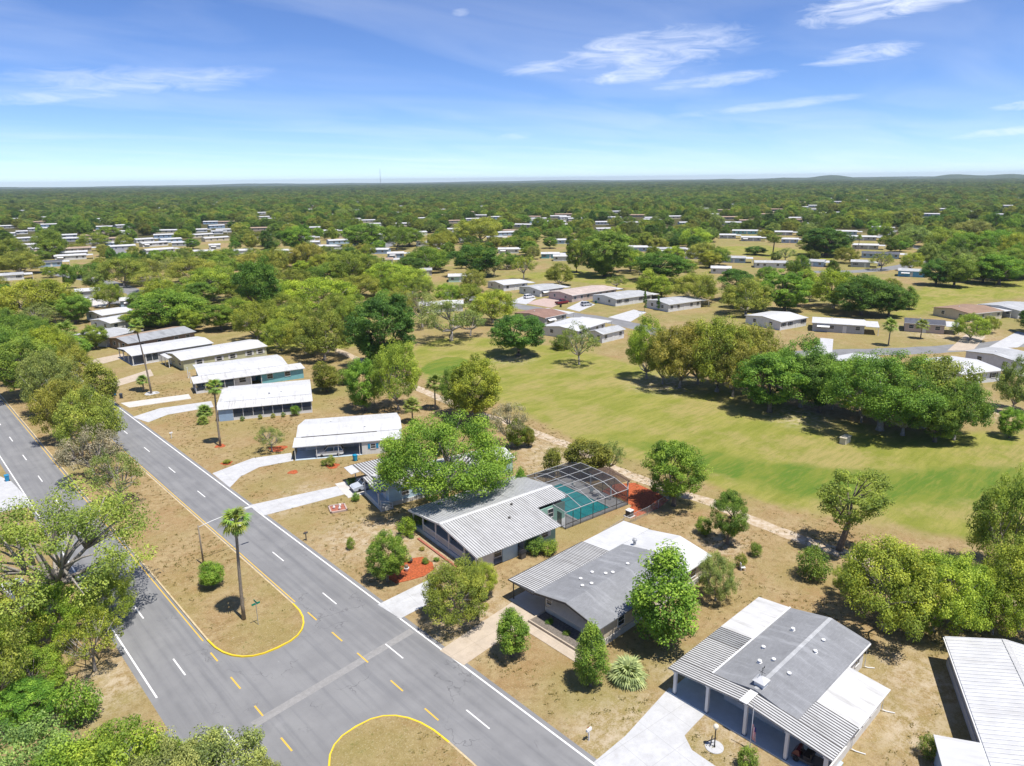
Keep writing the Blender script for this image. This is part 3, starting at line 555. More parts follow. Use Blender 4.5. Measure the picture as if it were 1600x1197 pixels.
MID_HOUSES=[
(208.7, 224.9, -11, 16.1, 14.0, 'white', 'white', 'long white roofed home at the left of the far cul-de-sac row'),
(208.2, 204.0, -5, 16.8, 13.9, 'white', 'lightgrey', 'white roofed home behind the white parked car'),
(212.9, 185.7, -4, 28.4, 14.0, 'pink', 'pinkmetal', 'pink walled home with a wide pinkish roof and white carport'),
(214.7, 167.2, -8, 22.7, 13.4, 'white', 'lightgrey', 'white home with pale grey shingle roof and dark shutters'),
(217.1, 145.6, -11, 20.1, 12.0, 'white', 'lightgrey', 'grey roofed home behind the pair of slim cypresses'),
(165.8, 162.7, 3, 14.9, 14.0, 'grey', 'redroof', 'home with a small red brown roof below the cul-de-sac'),
(159.9, 142.6, 10, 20.3, 13.0, 'white', 'white', 'white flat roofed home below the cul-de-sac'),
(157.8, 129.5, 0, 10.5, 6.0, 'white', 'lightgrey', 'small white gabled outbuilding facing the fairway'),
(211.3, 104.9, -11, 13.0, 14.0, 'white', 'white', 'white flat roof half hidden behind the fairway grove'),
(217.6, 86.1, -66, 18.3, 10, 'grey', 'white', 'white roofed home with front awning across the right street'),
(234.5, 67.6, -70, 14.4, 9, 'pink', 'darkgrey', 'dark roofed home with pink base across the right street'),
(267.7, 65.9, -22, 18.5, 14.0, 'cream', 'brown', 'cream home with brown shingle roof and white side porch'),
(284.2, 57.1, -21, 18.3, 14.0, 'white', 'lightgrey', 'white and grey striped roof home at the right frame edge'),
(183.6, 46.4, -28, 12.0, 14.0, 'white', 'white', 'white pyramid roofed home behind the huge live oak'),
(204.0, 40.6, -19, 13.2, 14.0, 'white', 'lightgrey', 'open flat carport roof at the right frame edge'),
(171.5, 64.0, -15, 12.0, 11.2, 'white', 'white', 'pale roof hidden behind the huge live oak'),
(549.0, 304.1, -61, 24.0, 9, 'teal', 'white', 'long teal home with white roof above the upper right green'),
(490.5, 266.3, -61, 17.7, 8, 'grey', 'white', 'low grey home with white roof at the edge of the upper right green'),
(555.0, 273.8, -64, 17.8, 8, 'grey', 'white', 'grey home with white roof behind the lone pine'),
(493.1, 237.8, -64, 15.3, 8, 'blue', 'white', 'pale blue home with white roof right of the lone pine'),
(669.1, 305.9, -65, 10.2, 7, 'white', 'white', 'two storey looking white home above the big dark tree'),
(370.9, 164.4, -74, 15.2, 9, 'blue', 'lightgrey', 'blue home with pale grey roof at the right of the upper green'),
(351.4, 178.1, -57, 20.3, 9, 'white', 'lightgrey', 'white home with dark windows and front awning at upper right'),
(359.6, 203.9, -60, 16.4, 9, 'blue', 'lightgrey', 'blue and white home beside the brown oak at upper right'),
(590.2, 241.2, -68, 24.0, 9, 'blue', 'white', 'blue home with white roof behind the big dark tree'),
(544.5, 209.2, -69, 24.0, 8, 'grey', 'white', 'long white roof right of the big dark tree'),
(479.5, 180.7, -69, 19.1, 8, 'grey', 'white', 'white roofed home above the blue grey cottage'),
(432.9, 154.2, -70, 23.1, 9, 'blue', 'darkgrey', 'blue grey cottage with dark roof and striped awning'),
(383.9, 145.6, -69, 13.1, 9, 'grey', 'lightgrey', 'grey home with carport beside the curving street'),
(361.1, 115.4, -72, 11.5, 9, 'sky', 'lightgrey', 'bright sky blue home at the foot of the curving street'),
(657.3, 237.5, -70, 18.1, 8, 'white', 'white', 'white home at the top of the upper right cul-de-sac'),
(997.6, 267.8, -75, 23.0, 9, 'cream', 'white', 'cream home far off at the upper right'),
(375.7, 284.0, -53, 19.3, 9, 'blue', 'white', 'pale blue home with white roof behind the wide dark tree'),
(380.5, 259.6, -51, 21.4, 9, 'grey', 'lightgrey', 'long grey roofed home left of the brown oak'),
(360.2, 231.9, -57, 10.3, 8, 'white', 'lightgrey', 'small white home in front of the brown oak'),
(312.8, 185.7, -59, 9.9, 8, 'white', 'white', 'white roofed home left of the long dark windowed home'),
(538.1, 366.0, -56, 22.9, 9, 'teal', 'brown', 'teal gabled home with tan roof at upper centre right'),
(641.0, 467.3, -54, 19.8, 8, 'cream', 'white', 'cream home with white roof at upper centre right'),
(643.3, 373.1, -60, 24.0, 8, 'white', 'white', 'white home above the long teal home'),
(500.2, 291.1, -60, 16.1, 8, 'grey', 'white', 'dark screened home with white roof left of the low grey home'),
(373.8, 418.2, -42, 16.3, 9, 'grey', 'lightgrey', 'grey gabled home right of the large dark tree'),
(313.3, 336.9, -43, 17.1, 8, 'white', 'white', 'white home with a row of windows at the upper fairway'),
(386.6, 358.0, -47, 18.5, 8, 'blue', 'white', 'pale blue home with white roof at upper centre'),
(309.1, 295.7, -46, 14.7, 8, 'teal', 'white', 'bright teal walled home with white roof at the upper fairway'),
(303.7, 280.4, -47, 15.0, 7, 'white', 'white', 'white home in front of the bright teal walled one'),
(249.5, 370.0, -34, 14.0, 9, 'blue', 'white', 'blue home with white roof at upper left of centre'),
(225.4, 345.3, -33, 13.3, 8, 'white', 'tan', 'white home with pinkish roof beside the dome shaped oak'),
(305.8, 422.3, -36, 9.6, 8, 'white', 'white', 'small white home beside the bright tree at upper centre'),
(303.2, 395.4, -37, 14.0, 8, 'white', 'white', 'low white home on the tan lawn at upper centre'),
(348.8, 420.5, -40, 17.3, 8, 'white', 'lightgrey', 'grey roofed white home left of the grey gabled home'),
(209.5, 289.1, -36, 8.0, 8, 'grey', 'lightgrey', 'grey home peeking out beside the green oak'),
(207.7, 258.3, -39, 11.5, 9, 'mint', 'white', 'mint home with white porch roof on the lower lawn'),
(179.8, 623.7, 4, 17.9, 8, 'white', 'white', 'uppermost long white roof of the row beside the left street'),
(173.6, 578.8, 3, 22.5, 8, 'white', 'white', 'second long white roof of the row beside the left street'),
(157.9, 517.3, 3, 22.4, 9, 'white', 'white', 'third long white roof of the row beside the left street'),
(256.6, 709.8, -20, 15.3, 8, 'white', 'white', 'white home in the trees at upper left'),
(256.8, 670.2, -21, 14.1, 8, 'white', 'lightgrey', 'grey roofed home right of the white one in the trees at upper left'),
(195.5, 521.8, -21, 8.0, 8, 'white', 'white', 'small white home amid green trees at upper left'),
(129.6, 828.8, -9, 9.8, 7, 'white', 'white', 'small white roofed home at far left'),
(102.8, 638.8, -9, 18.5, 9, 'white', 'white', 'large white roof at far left'),
(120.5, 573.9, -12, 24.0, 9, 'tan', 'tan', 'tan roofed home at far left'),
(105.5, 516.3, -12, 21.1, 8, 'white', 'white', 'long white roof just below the tan roofed home'),
(86.6, 482.4, -10, 18.3, 9, 'blue', 'darkgrey', 'blue grey cottage with dark roof at far left'),
(59.7, 428.3, -8, 16.4, 9, 'white', 'lightgrey', 'white gabled home cut by the left frame edge'),
(71.7, 337.9, -12, 9.3, 9, 'grey', 'white', 'home with white flat carport roof behind the parked white car'),
(77.4, 298.0, -15, 8.0, 8, 'blue', 'white', 'blue home with white roof beside the big bright tree'),
(83.7, 609.0, -8, 8.9, 8, 'white', 'white', 'white roof cut by the left frame edge'),
(124.8, 699.4, -10, 12.6, 8, 'white', 'white', 'white roof among trees left of the olive oak'),
(149.0, 732.5, -12, 12.4, 8, 'white', 'white', 'white roof between two olive oaks at far left'),
(197.1, 744.9, -15, 12.0, 8, 'white', 'white', 'white roof at the head of the left street'),
(191.9, 464.7, -22, 12.5, 8, 'white', 'white', 'white roof behind the tall deep green tree'),
(262.9, 592.9, -24, 16.2, 8, 'white', 'lightgrey', 'pale roof above the wide green oak'),
(204.4, 415.1, -26, 11.8, 8, 'white', 'white', 'white home behind the bare looking brown oak'),
(276.9, 535.0, -27, 15.3, 8, 'white', 'lightgrey', 'pale grey roof left of the large street tree'),
(329.1, 592.0, -29, 17.4, 8, 'white', 'white', 'white home left of the large street tree'),
(417.4, 867.6, -26, 14.5, 8, 'white', 'white', 'white roof far off above the wide green oak'),
(150.5, 205.1, -36, 8.0, 9, 'white', 'white', 'white roof half hidden by the thin grey oak'),
(157.7, 201.2, -38, 8.0, 9, 'white', 'white', 'white roof half hidden behind the spreading grey barked oak'),
(168.6, 247.5, -34, 8.0, 9, 'white', 'white', 'small white gable left of the thin grey oak'),
(63.7, 273.2, 11, 11.3, 12.5, 'white', 'white', 'pale roofed home beside the rounded olive tree'),
(61.2, 255.9, 16, 11.4, 11.9, 'white', 'white', 'curved white roofed home right of the cabbage palm'),
(53.0, 233.9, 28, 13.5, 13.7, 'white', 'lightgrey', 'grey roofed home left of the brown roofed house')]
FAR_ROOFS=[(1633.2, 592.8), (1460.1, 637.4), (1377.2, 531.0), (2153.7, 1050.1), (1713.6, 530.7), (1579.2, 375.7), (2260.1, 584.8), (1146.5, 612.9), (1076.2, 619.7), (1166.6, 710.3), (958.9, 616.0), (1036.1, 690.3), (1107.8, 821.7), (1750.8, 955.8), (941.3, 479.0), (963.1, 444.6), (1818.9, 756.0), (1518.6, 508.8), (1088.6, 246.4), (978.1, 792.2), (673.5, 627.4), (608.4, 547.1), (2276.0, 515.6), (1347.2, 368.6), (797.9, 934.2), (681.9, 888.8), (801.7, 1102.6), (579.8, 859.0), (495.6, 887.8), (559.2, 1082.5), (462.7, 1034.8), (496.3, 1182.0), (388.6, 852.9), (315.3, 844.0), (373.1, 1067.1), (365.7, 1180.5), (298.2, 1056.7), (360.5, 1306.7), (252.2, 1042.8), (247.0, 1187.9), (179.0, 1028.1), (172.7, 1153.4), (822.8, 1361.0), (650.5, 1687.0), (525.7, 1588.1), (582.9, 582.5), (495.8, 513.3), (552.4, 523.6), (104.4, 592.8), (192.8, 606.2), (188.8, 773.0), (106.4, 788.2), (226.7, 857.1), (229.0, 724.8), (175.1, 950.0), (188.9, 563.3), (113.9, 805.0), (205.4, 844.4), (228.6, 638.8), (88.2, 565.0), (147.7, 641.5), (140.5, 683.3), (172.2, 479.0), (146.9, 566.5), (114.1, 719.8), (163.6, 708.9), (135.2, 955.3), (141.3, 483.9), (158.3, 658.2), (153.2, 602.9), (150.3, 871.2), (110.2, 540.0), (178.1, 890.5), (206.0, 662.9), (274.8, 487.6), (254.3, 400.8), (210.7, 441.0), (315.5, 479.4), (327.1, 518.4), (325.1, 687.7), (409.6, 650.3), (442.4, 717.2), (301.1, 684.7), (350.3, 721.3), (268.9, 689.9), (315.5, 539.7), (252.4, 490.9), (290.0, 763.2), (271.0, 441.1), (365.2, 588.9), (337.0, 649.2), (449.2, 756.2), (237.5, 421.8), (222.6, 590.9), (246.5, 448.0), (328.6, 826.5), (429.8, 630.7), (365.4, 510.2), (580.7, 648.2), (510.5, 599.0), (534.6, 639.4), (509.4, 702.0), (411.8, 518.2), (596.4, 696.1), (412.0, 449.4), (431.5, 458.2), (374.8, 541.4), (570.7, 737.3), (499.0, 624.5), (554.8, 558.1), (916.4, 571.1), (668.5, 489.4), (573.2, 479.7), (516.4, 483.8), (774.6, 475.7), (497.1, 414.3), (823.2, 756.3), (709.6, 482.6), (930.4, 675.8), (708.0, 539.0), (773.6, 621.4), (636.1, 600.2), (615.7, 407.2), (653.4, 528.5), (622.8, 577.9), (586.0, 451.1), (895.2, 217.3), (860.2, 285.1), (820.3, 259.4), (912.2, 279.3), (723.0, 351.0), (892.1, 379.4), (801.5, 210.7), (1583.9, 342.0), (1089.7, 498.7), (1273.5, 541.1), (1390.6, 502.2), (1058.5, 309.3), (683.7, 376.5), (1274.5, 390.4), (867.3, 387.4), (1214.4, 381.2), (1210.8, 273.6), (753.7, 363.1), (811.0, 429.3), (864.9, 439.0), (1026.8, 485.6), (1215.9, 574.1), (1140.7, 487.3), (727.8, 428.5), (941.6, 216.0), (885.1, 529.1), (226.6, 1412.3), (735.4, 1067.8), (215.0, 1501.0), (319.7, 1655.7), (402.6, 904.4), (577.4, 1522.7), (731.0, 1422.3), (362.1, 1448.6), (655.7, 1226.7), (610.0, 617.5), (216.3, 1456.0), (213.8, 1168.4), (471.6, 1875.4), (646.5, 779.5), (597.0, 992.5), (743.4, 917.9), (429.7, 1408.8), (936.3, 1001.5), (260.0, 1470.3), (747.6, 1126.5), (537.5, 1756.6), (242.4, 1518.0)]
ZONES={'fairway': [(110.3, 160.7), (125.3, 165.6), (134.6, 156.0), (142.6, 127.6), (139.8, 103.7), (139.7, 77.2), (133.0, 52.8), (137.8, 37.5), (177.8, -2.2), (130.3, -3.9), (98.6, 18.4), (95.7, 28.0), (90.6, 38.8), (89.5, 51.3), (89.4, 65.5), (89.0, 79.3), (93.3, 95.1), (95.5, 111.1), (95.0, 133.7)], 'fair2': [(230.4, 256.6), (278.0, 249.5), (261.7, 195.9), (300.0, 187.0), (250.8, 152.9), (242.9, 181.7), (242.2, 217.2), (228.3, 245.3)], 'fair3': [(236.9, 81.8), (285.7, 93.1), (335.9, 100.3), (362.6, 85.7), (500.1, 21.0), (406.5, 15.5), (303.0, 74.7), (262.7, 79.0)], 'fair4': [(434.9, 262.6), (465.3, 241.5), (454.0, 204.9), (435.7, 177.1), (397.7, 168.2), (387.1, 200.2), (397.2, 239.5)], 'fair5': [(70.8, 201.2), (85.3, 204.3), (106.2, 195.9), (102.4, 174.6), (94.0, 174.1), (83.7, 188.0)], 'deep': [(95.1, 75.5), (100.8, 63.2), (104.8, 51.1), (111.9, 38.5), (161.5, -2.8), (145.9, -3.4), (105.4, 27.2), (95.7, 36.6), (94.0, 47.5), (93.1, 61.8)], 'green': [(99.2, 140.3), (105.0, 144.6), (111.3, 146.0), (114.5, 142.7), (112.5, 136.9), (105.1, 131.7), (98.9, 131.3), (96.9, 135.0)]}
SANDS=[(78.3, 75.3, 5), (82.3, 81.5, 4), (74.8, 41.5, 3), (46.9, 73.5, 5), (47.1, 64.0, 4), (43.6, 50.4, 4), (50.6, 29.5, 3.5), (42.2, 29.8, 3), (38.7, 31.1, 3), (44.1, 93.1, 3), (42.2, 75.5, 5), (39.3, 91.7, 3), (24.5, 88.0, 4), (25.2, 94.6, 4), (38.0, 51.1, 3), (46.0, 24.1, 3), (57.9, 13.6, 4), (65.6, 15.1, 4), (9.2, 66.9, 4), (12.1, 67.7, 3), (30.0, 124.8, 3), (234.7, 63.0, 12), (130.9, 89.7, 7), (130.6, 58.0, 6), (160.6, 33.7, 6), (19.4, 148.1, 4), (18.7, 121.2, 5), (23.3, 99.0, 4), (122.8, 132.2, 5)]
PATHS={'cart': [(92.7, 190.4), (95.1, 176.2), (93.5, 160.0), (90.2, 140.1), (88.6, 125.0), (86.9, 107.2), (87.5, 94.4), (86.8, 85.1), (86.6, 77.2), (84.4, 68.1), (83.9, 61.4), (83.8, 54.2), (84.4, 49.2), (83.5, 41.7), (83.2, 35.3), (83.4, 30.4), (84.1, 23.9), (84.6, 17.3), (85.6, 11.5)], 'street_right': [(168.1, 88.1), (184.8, 77.1), (199.8, 64.9), (212.3, 56.4), (235.2, 44.0), (260.4, 33.8)], 'street_mid': [(178.8, 235.1), (178.8, 206.8), (178.8, 182.0), (179.3, 166.6), (180.6, 153.2), (179.3, 137.3), (174.8, 118.4)], 'street_curve': [(341.4, 159.3), (362.0, 140.1), (390.1, 132.3), (428.7, 132.9), (467.5, 140.2), (505.4, 157.7), (534.8, 181.5), (584.4, 210.3), (658.4, 229.9)], 'street_left': [(78.1, 455.7), (84.2, 413.9), (89.1, 381.0), (89.6, 347.2), (87.4, 323.1), (80.8, 311.1), (69.0, 314.7)], 'street_farleft': [(178.9, 737.4), (163.6, 667.2), (141.8, 557.6), (129.2, 490.0)], 'street_top': [(248.9, 432.2), (273.7, 431.5), (303.5, 460.2), (328.2, 506.7)]}
DRIVES=[('driveway', 'white', [(36.0, 29.7), (40.1, 29.7), (47.7, 30.6), (47.4, 26.5), (45.1, 26.4), (43.7, 26.3), (42.8, 25.0), (42.7, 22.2), (38.3, 20.7), (35.3, 25.5)]), ('driveway', 'tan', [(35.7, 49.5), (47.1, 50.7), (46.8, 47.0), (36.0, 46.1)]), ('driveway', 'white', [(35.6, 60.6), (42.9, 60.8), (41.8, 56.9), (35.9, 56.7)]), ('driveway', 'white', [(35.8, 95.1), (49.8, 91.8), (49.6, 88.4), (36.0, 90.4)]), ('driveway', 'white', [(36.6, 110.7), (44.1, 112.5), (49.9, 110.1), (48.5, 106.5), (43.2, 107.9), (39.3, 106.2), (36.4, 103.2)]), ('driveway', 'white', [(36.0, 151.0), (42.0, 153.2), (51.6, 150.6), (50.4, 146.1), (41.7, 147.6), (37.3, 145.3)]), ('driveway', 'grey', [(37.1, 163.1), (50.0, 159.5), (49.2, 155.6), (37.5, 158.3)]), ('driveway', 'tan', [(39.9, 182.9), (51.0, 189.1), (49.6, 182.0), (39.3, 177.4)]), ('driveway', 'tan', [(39.7, 210.9), (50.8, 212.9), (50.9, 207.5), (40.5, 202.6)]), ('driveway', 'white', [(10.6, 136.9), (12.4, 130.1), (13.0, 121.0), (12.6, 117.2), (8.1, 118.4)]), ('driveway', 'white', [(179.5, 79.5), (202.2, 86.3), (203.1, 83.0), (183.9, 75.0)]), ('driveway', 'tan', [(209.8, 55.6), (236.5, 58.5), (236.4, 53.6), (214.5, 50.9)]), ('driveway', 'white', [(219.3, 49.2), (250.8, 49.0), (248.4, 43.7), (226.8, 43.6)]), ('driveway', 'pink', [(184.9, 191.7), (198.5, 194.8), (200.0, 184.2), (184.9, 177.5)]), ('driveway', 'white', [(182.7, 198.2), (197.8, 204.9), (196.4, 197.0), (183.3, 189.3)]), ('driveway', 'white', [(187.6, 172.7), (204.2, 179.8), (200.9, 170.5), (185.9, 165.1)]), ('driveway', 'white', [(184.5, 150.8), (202.1, 153.6), (201.1, 147.3), (183.5, 140.6)]), ('driveway', 'grey', [(62.9, 312.5), (72.5, 329.2), (74.8, 319.7), (69.2, 301.8)]), ('driveway', 'white', [(204.0, 49.5), (210.4, 46.9), (202.9, 37.0), (192.9, 34.8)])]
# ------------------------------------------------ the setting
def inpoly(P,poly):
    x,y=P[:,0],P[:,1]; c=np.zeros(len(P),bool); n=len(poly)
    for i in range(n):
        x1,y1=poly[i]; x2,y2=poly[i-1]
        m=((y1>y)!=(y2>y)); xi=(x2-x1)*(y-y1)/((y2-y1) if y2!=y1 else 1e-9)+x1
        c^=m&(x<xi)
    return c
def polydist(P,poly):
    d=np.full(len(P),1e9)
    for i in range(len(poly)):
        a=np.array(poly[i]); b=np.array(poly[i-1]); ab=b-a; t=np.clip(((P-a)@ab)/max(ab@ab,1e-9),0,1)
        d=np.minimum(d,np.linalg.norm(P-(a+t[:,None]*ab),axis=1))
    return d
def mask(P,poly,soft): # 1 inside, falling off over soft metres
    d=polydist(P,poly); d=np.where(inpoly(P,poly),d,-d); return np.clip(.5+d/(2*soft),0,1)
def axis(lo,hi,step,far):
    a=list(np.arange(lo,hi+.1,step)); s=step
    up=[]; v=a[-1]
    while v<far: s*=1.35; v+=s; up.append(v)
    dn=[]; s=step; v=a[0]
    while v>-far: s*=1.35; v-=s; dn.append(v)
    return np.array(dn[::-1]+a+up)
xs=axis(-30,340,2.4,16000); ys=axis(-20,330,2.4,16000)
X,Y=np.meshgrid(xs,ys,indexing='ij'); P=np.stack([X.ravel(),Y.ravel()],1); nx,ny=len(xs),len(ys)
gm=bpy.data.meshes.new('ground')
idx=np.arange(nx*ny).reshape(nx,ny); F=np.stack([idx[:-1,:-1],idx[1:,:-1],idx[1:,1:],idx[:-1,1:]],-1).reshape(-1,4)
gm.vertices.add(len(P)); gm.vertices.foreach_set('co',np.column_stack([P,np.zeros(len(P))]).ravel())
gm.loops.add(F.size); gm.loops.foreach_set('vertex_index',F.ravel().astype(np.int32)); gm.polygons.add(len(F)); gm.polygons.foreach_set('loop_start',np.arange(0,F.size,4,dtype=np.int32)); gm.update(calc_edges=True)
Z=np.zeros((len(P),4)); Z[:,3]=1
for k,s in (('fairway',6),('fair2',8),('fair3',7),('fair4',9),('fair5',6)): Z[:,0]=np.maximum(Z[:,0],mask(P,ZONES[k],s))
Z[:,2]=np.maximum(mask(P,ZONES['deep'],7)*.95,mask(P,ZONES['green'],1.2))
for x,y,r in SANDS: Z[:,1]=np.maximum(Z[:,1],np.clip(1.3-np.hypot(P[:,0]-x,P[:,1]-y)/(r*1.2),0,1))
dist=np.hypot(P[:,0],P[:,1])
wood=np.clip((dist-520)/260,0,1)
ca=gm.color_attributes.new('zone','FLOAT_COLOR','POINT'); ca.data.foreach_set('color',Z.ravel())
wa=gm.attributes.new('wood','FLOAT','POINT'); wa.data.foreach_set('value',wood.astype(np.float32))
la=gm.attributes.new('lawn','FLOAT','POINT'); la.data.foreach_set('value',(np.clip((dist-150)/110,0,1)*.75).astype(np.float32)); gm.materials.append(M['ground']); put('ground',gm,kind='structure')
# low wooded ridge on the horizon
b=MB(); 
def ridge(a0,a1,d,hs,w):
    n=len(hs); top=[];
    for i in range(n):
        a=a0+(a1-a0)*i/(n-1); r=d; x,y=math.cos(a),math.sin(a)
        p=[(x*(r-w),y*(r-w),-2),(x*(r-w*.35),y*(r-w*.35),hs[i]*.8),(x*r,y*r,hs[i]),(x*(r+w),y*(r+w),-2)]
        k=len(b.v); b.v+=p
        if i: b.f+=[(k-4+j,k+j,k+j+1,k-4+j+1) for j in range(3)]
rr=random.Random(3)
ridge(.08,.62,9500,[6+(46 if .1<i/60<.98 else 20)*(0.55+.35*math.sin(i*.35+1)+.25*math.sin(i*.9)) *min(1,(60-i)/14) for i in range(61)],1500)
ridge(-.1,2.1,12500,[20+7*math.sin(i*.3)+4*math.sin(i*.83+1)+3*rr.random() for i in range(121)],1800)
t=NT('wooded_ridge'); M['ridge']=t.done(t.mix(t.rng(t.noise(.012,6,.7),.35,.7),(.035,.065,.02),(.07,.095,.03)),.95,.05)
b.build('hills',M['ridge'],kind='structure',smooth=True)
# carriageways, median islands, kerbs, markings
b=MB(); b.quad((12.4,-70,.004),(36.45,-70,.004),(36.45,420,.004),(12.4,420,.004))
b.quad((-40,40.5,.004),(12.4,46,.004),(12.4,57,.004),(9,58.5,.004),(-40,53.5,.004))
b.build('road',M['asphalt'],kind='structure')
def nose(y_tip,sgn,x0=19.45,x1=28.95,n=14,rad=6.0):
    cx=(x0+x1)/2; hw=(x1-x0)/2; pts=[]
    for i in range(n+1):
        a=math.pi*i/n; c=math.cos(a); s=math.sin(a)
        pts.append((cx-hw*math.copysign(abs(c)**.8,c),y_tip+sgn*rad*(1-s**.85)))
    return pts
def island(tip,far,sgn,rad):
    out=nose(tip,sgn,rad=rad); ring=[(out[0][0],far)]+out+[(out[-1][0],far)]
    if sgn<0: ring=ring[::-1]
    cx=sum(p[0] for p in ring)/len(ring)
    inner=[]
    for (x,y) in ring:
        ix=x+(.17 if x<24.2 else -.17)*min(1,abs(x-24.2)/4.0); inner.append((ix,y+sgn*.17*(1-min(1,abs(x-24.2)/4.75))))
    m=MB(); m.hexa([(x,y,-.02) for x,y in inner],[(x,y,.125) for x,y in inner]); med=m.build('median_island',M['median'],kind='structure')
    k=MB(); ky=MB()
    for i in range(len(ring)-1):
        q=[ring[i],ring[i+1],inner[i+1],inner[i]]
        (ky if 1<=i<=len(ring)-3 else k).hexa([(x,y,-.02) for x,y in q],[(x,y,.15) for x,y in q])
    k.build('kerb',M['kerb'],kind='structure'); ky.build('kerb_nose',M['kerb_yellow'],kind='structure')
mt=M['median']=M['ground'].copy(); mt.name='median_turf'
island(61.0,420,1,6.2); island(46.3,-70,-1,7.0)
def strip(x0,x1,y0,y1,mat,name='road_marking',z=.008): MB().quad((x0,y0,z),(x1,y0,z),(x1,y1,z),(x0,y1,z)).build(name,M[mat],kind='structure')
strip(35.85,36.02,-70,420,'line_white'); strip(12.9,13.06,62,420,'line_white')
strip(19.1,19.22,67.5,420,'line_yellow'); strip(29.2,29.32,67.5,420,'line_yellow')
k=-2
for k in range(-4,22):
    y=41.3-12.85*k*-1
    strip(32.32,32.45,y-3.1,y,'line_white'); 
for k in range(0,20):
    y=66.7+12.6*(k-4); strip(15.9,16.04,y-3.3,y,'line_white')
for (a,c) in ((64.7,62.7),(59.7,57.6),(54.9,52.9),(49.2,47.2),(44,42)): strip(29.25+(65-a)*.024,29.4+(65-a)*.024,c,a,'line_yellow')
for (a,c) in ((65.1,63.3),(60.1,57.9),(54.8,53.1),(49.6,47.6)): strip(18.93,19.08,c,a,'line_yellow')
MB().quad((17.9,52.2,.0075),(35.6,53.65,.0075),(35.6,54.55,.0075),(17.9,53.1,.0075)).build('road_patch',M['patch'],kind='structure')
# other streets and the cart path
def ribbon(pts,w,z):
    P_=[Vector((p[0],p[1],0)) for p in pts]; fine=[]
    for i in range(len(P_)-1):
        p0=P_[max(i-1,0)];p1=P_[i];p2=P_[i+1];p3=P_[min(i+2,len(P_)-1)]
        for j in range(6):
            t=j/6; fine.append(.5*((2*p1)+(p2-p0)*t+(2*p0-5*p1+4*p2-p3)*t*t+(3*p1-p0-3*p2+p3)*t**3))
    fine.append(P_[-1]); m=MB()
    for i,p in enumerate(fine):
        d=(fine[min(i+1,len(fine)-1)]-fine[max(i-1,0)]).normalized(); nrm=Vector((-d.y,d.x,0)); ww=w*(1+.08*math.sin(i*1.7))
        m.v+=[tuple(p+nrm*ww/2+Vector((0,0,z))),tuple(p-nrm*ww/2+Vector((0,0,z)))]
        if i: k=2*i; m.f.append((k-2,k-1,k+1,k))
    return m
t=NT('sandy_path'); M['path']=t.done(t.mix(t.rng(t.noise(1.2,6,.7),.35,.65),(.50,.43,.34),(.36,.27,.17)),.95,.1)
ribbon(PATHS['cart'],2.3,.006).build('cart_path',M['path'],kind='structure')
for k,w in (('street_right',7.5),('street_mid',7.5),('street_curve',9),('street_left',8),('street_farleft',8),('street_top',8)):
    ribbon(PATHS[k],w,.005).build('street',M['asphalt'],kind='structure')
for i,(nm,c,pl) in enumerate(DRIVES):
    m=MB(); pl=pl if sum((pl[j-1][0]*pl[j][1]-pl[j][0]*pl[j-1][1]) for j in range(len(pl)))>0 else pl[::-1]
    zt=.03+.0017*i; m.hexa([(x,y,-.05) for x,y in pl],[(x,y,zt) for x,y in pl])
    m.build('driveway',M[{'white':'concrete_white','tan':'concrete_tan','grey':'concrete','pink':'concrete_pink'}[c]],kind='structure')
# ------------------------------------------------ homes
def gable(x0,x1,y0,y1,ze,zr,th=.12,ry=None):
    """low gable, ridge along x; returns the two slopes as separate shapes"""
    ym=(y0+y1)/2 if ry is None else ry
    a=MB().slab([(x0,y0,ze),(x1,y0,ze),(x1,ym,zr),(x0,ym,zr)],th); b=MB().slab([(x0,ym,zr),(x1,ym,zr),(x1,y1,ze),(x0,y1,ze)],th)
    return a,b
def ribs(x0,x1,y0,z0,y1,z1,step=.30,w=.05,h=.05):
    m=MB(); n=int((x1-x0)/step)
    for i in range(n+1):
        x=x0+.03+(x1-x0-.06)*i/n; m.hexa([(x-w/2,y0,z0+.001),(x+w/2,y0,z0+.001),(x+w/2,y1,z1+.001),(x-w/2,y1,z1+.001)],[(x-w/2,y0,z0+h),(x+w/2,y0,z0+h),(x+w/2,y1,z1+h),(x-w/2,y1,z1+h)])
    return m
def ribroof(t,x0,x1,y0,z0,y1,z1,mat,ribmat,step=.30,name='roof',th=.08,w=.05,h=.05):
    o=MB().slab([(x0,y0,z0),(x1,y0,z0),(x1,y1,z1),(x0,y1,z1)] if y0<y1 else [(x0,y1,z1),(x1,y1,z1),(x1,y0,z0),(x0,y0,z0)],th).build(name,M[mat],t)
    ribs(x0,x1,y0,z0,y1,z1,step,w,h).build('roof_rib',M[ribmat],o,kind='stuff'); return o
def win_mesh(w,h,d=.06):
    f=MB(); e=.07
    f.box(-w/2-e,w/2+e,-d,0,h/2,h/2+e).box(-w/2-e,w/2+e,-d-.03,0,-h/2-e,-h/2).box(-w/2-e,-w/2,-d,0,-h/2,h/2).box(w/2,w/2+e,-d,0,-h/2,h/2).box(-w/2,w/2,-d*.8,0,-.025,.025)
    return f.mesh('window',M['white'])
def pane_mesh(w,h): return MB().box(-w/2,w/2,-.02,0,-h/2,h/2).mesh('pane',M['glass'])
def shut_mesh(h,mat): 
    m=MB().box(-.2,.2,-.05,0,-h/2-.04,h/2+.04)
    for k in range(5): m.box(-.16,.16,-.065,-.05,-h/2+.02+k*h/5,-h/2+.02+k*h/5+h/9)
    return m.mesh('shutter',M[mat])
FACE={'y-':0,'x+':math.pi/2,'y+':math.pi,'x-':-math.pi/2}
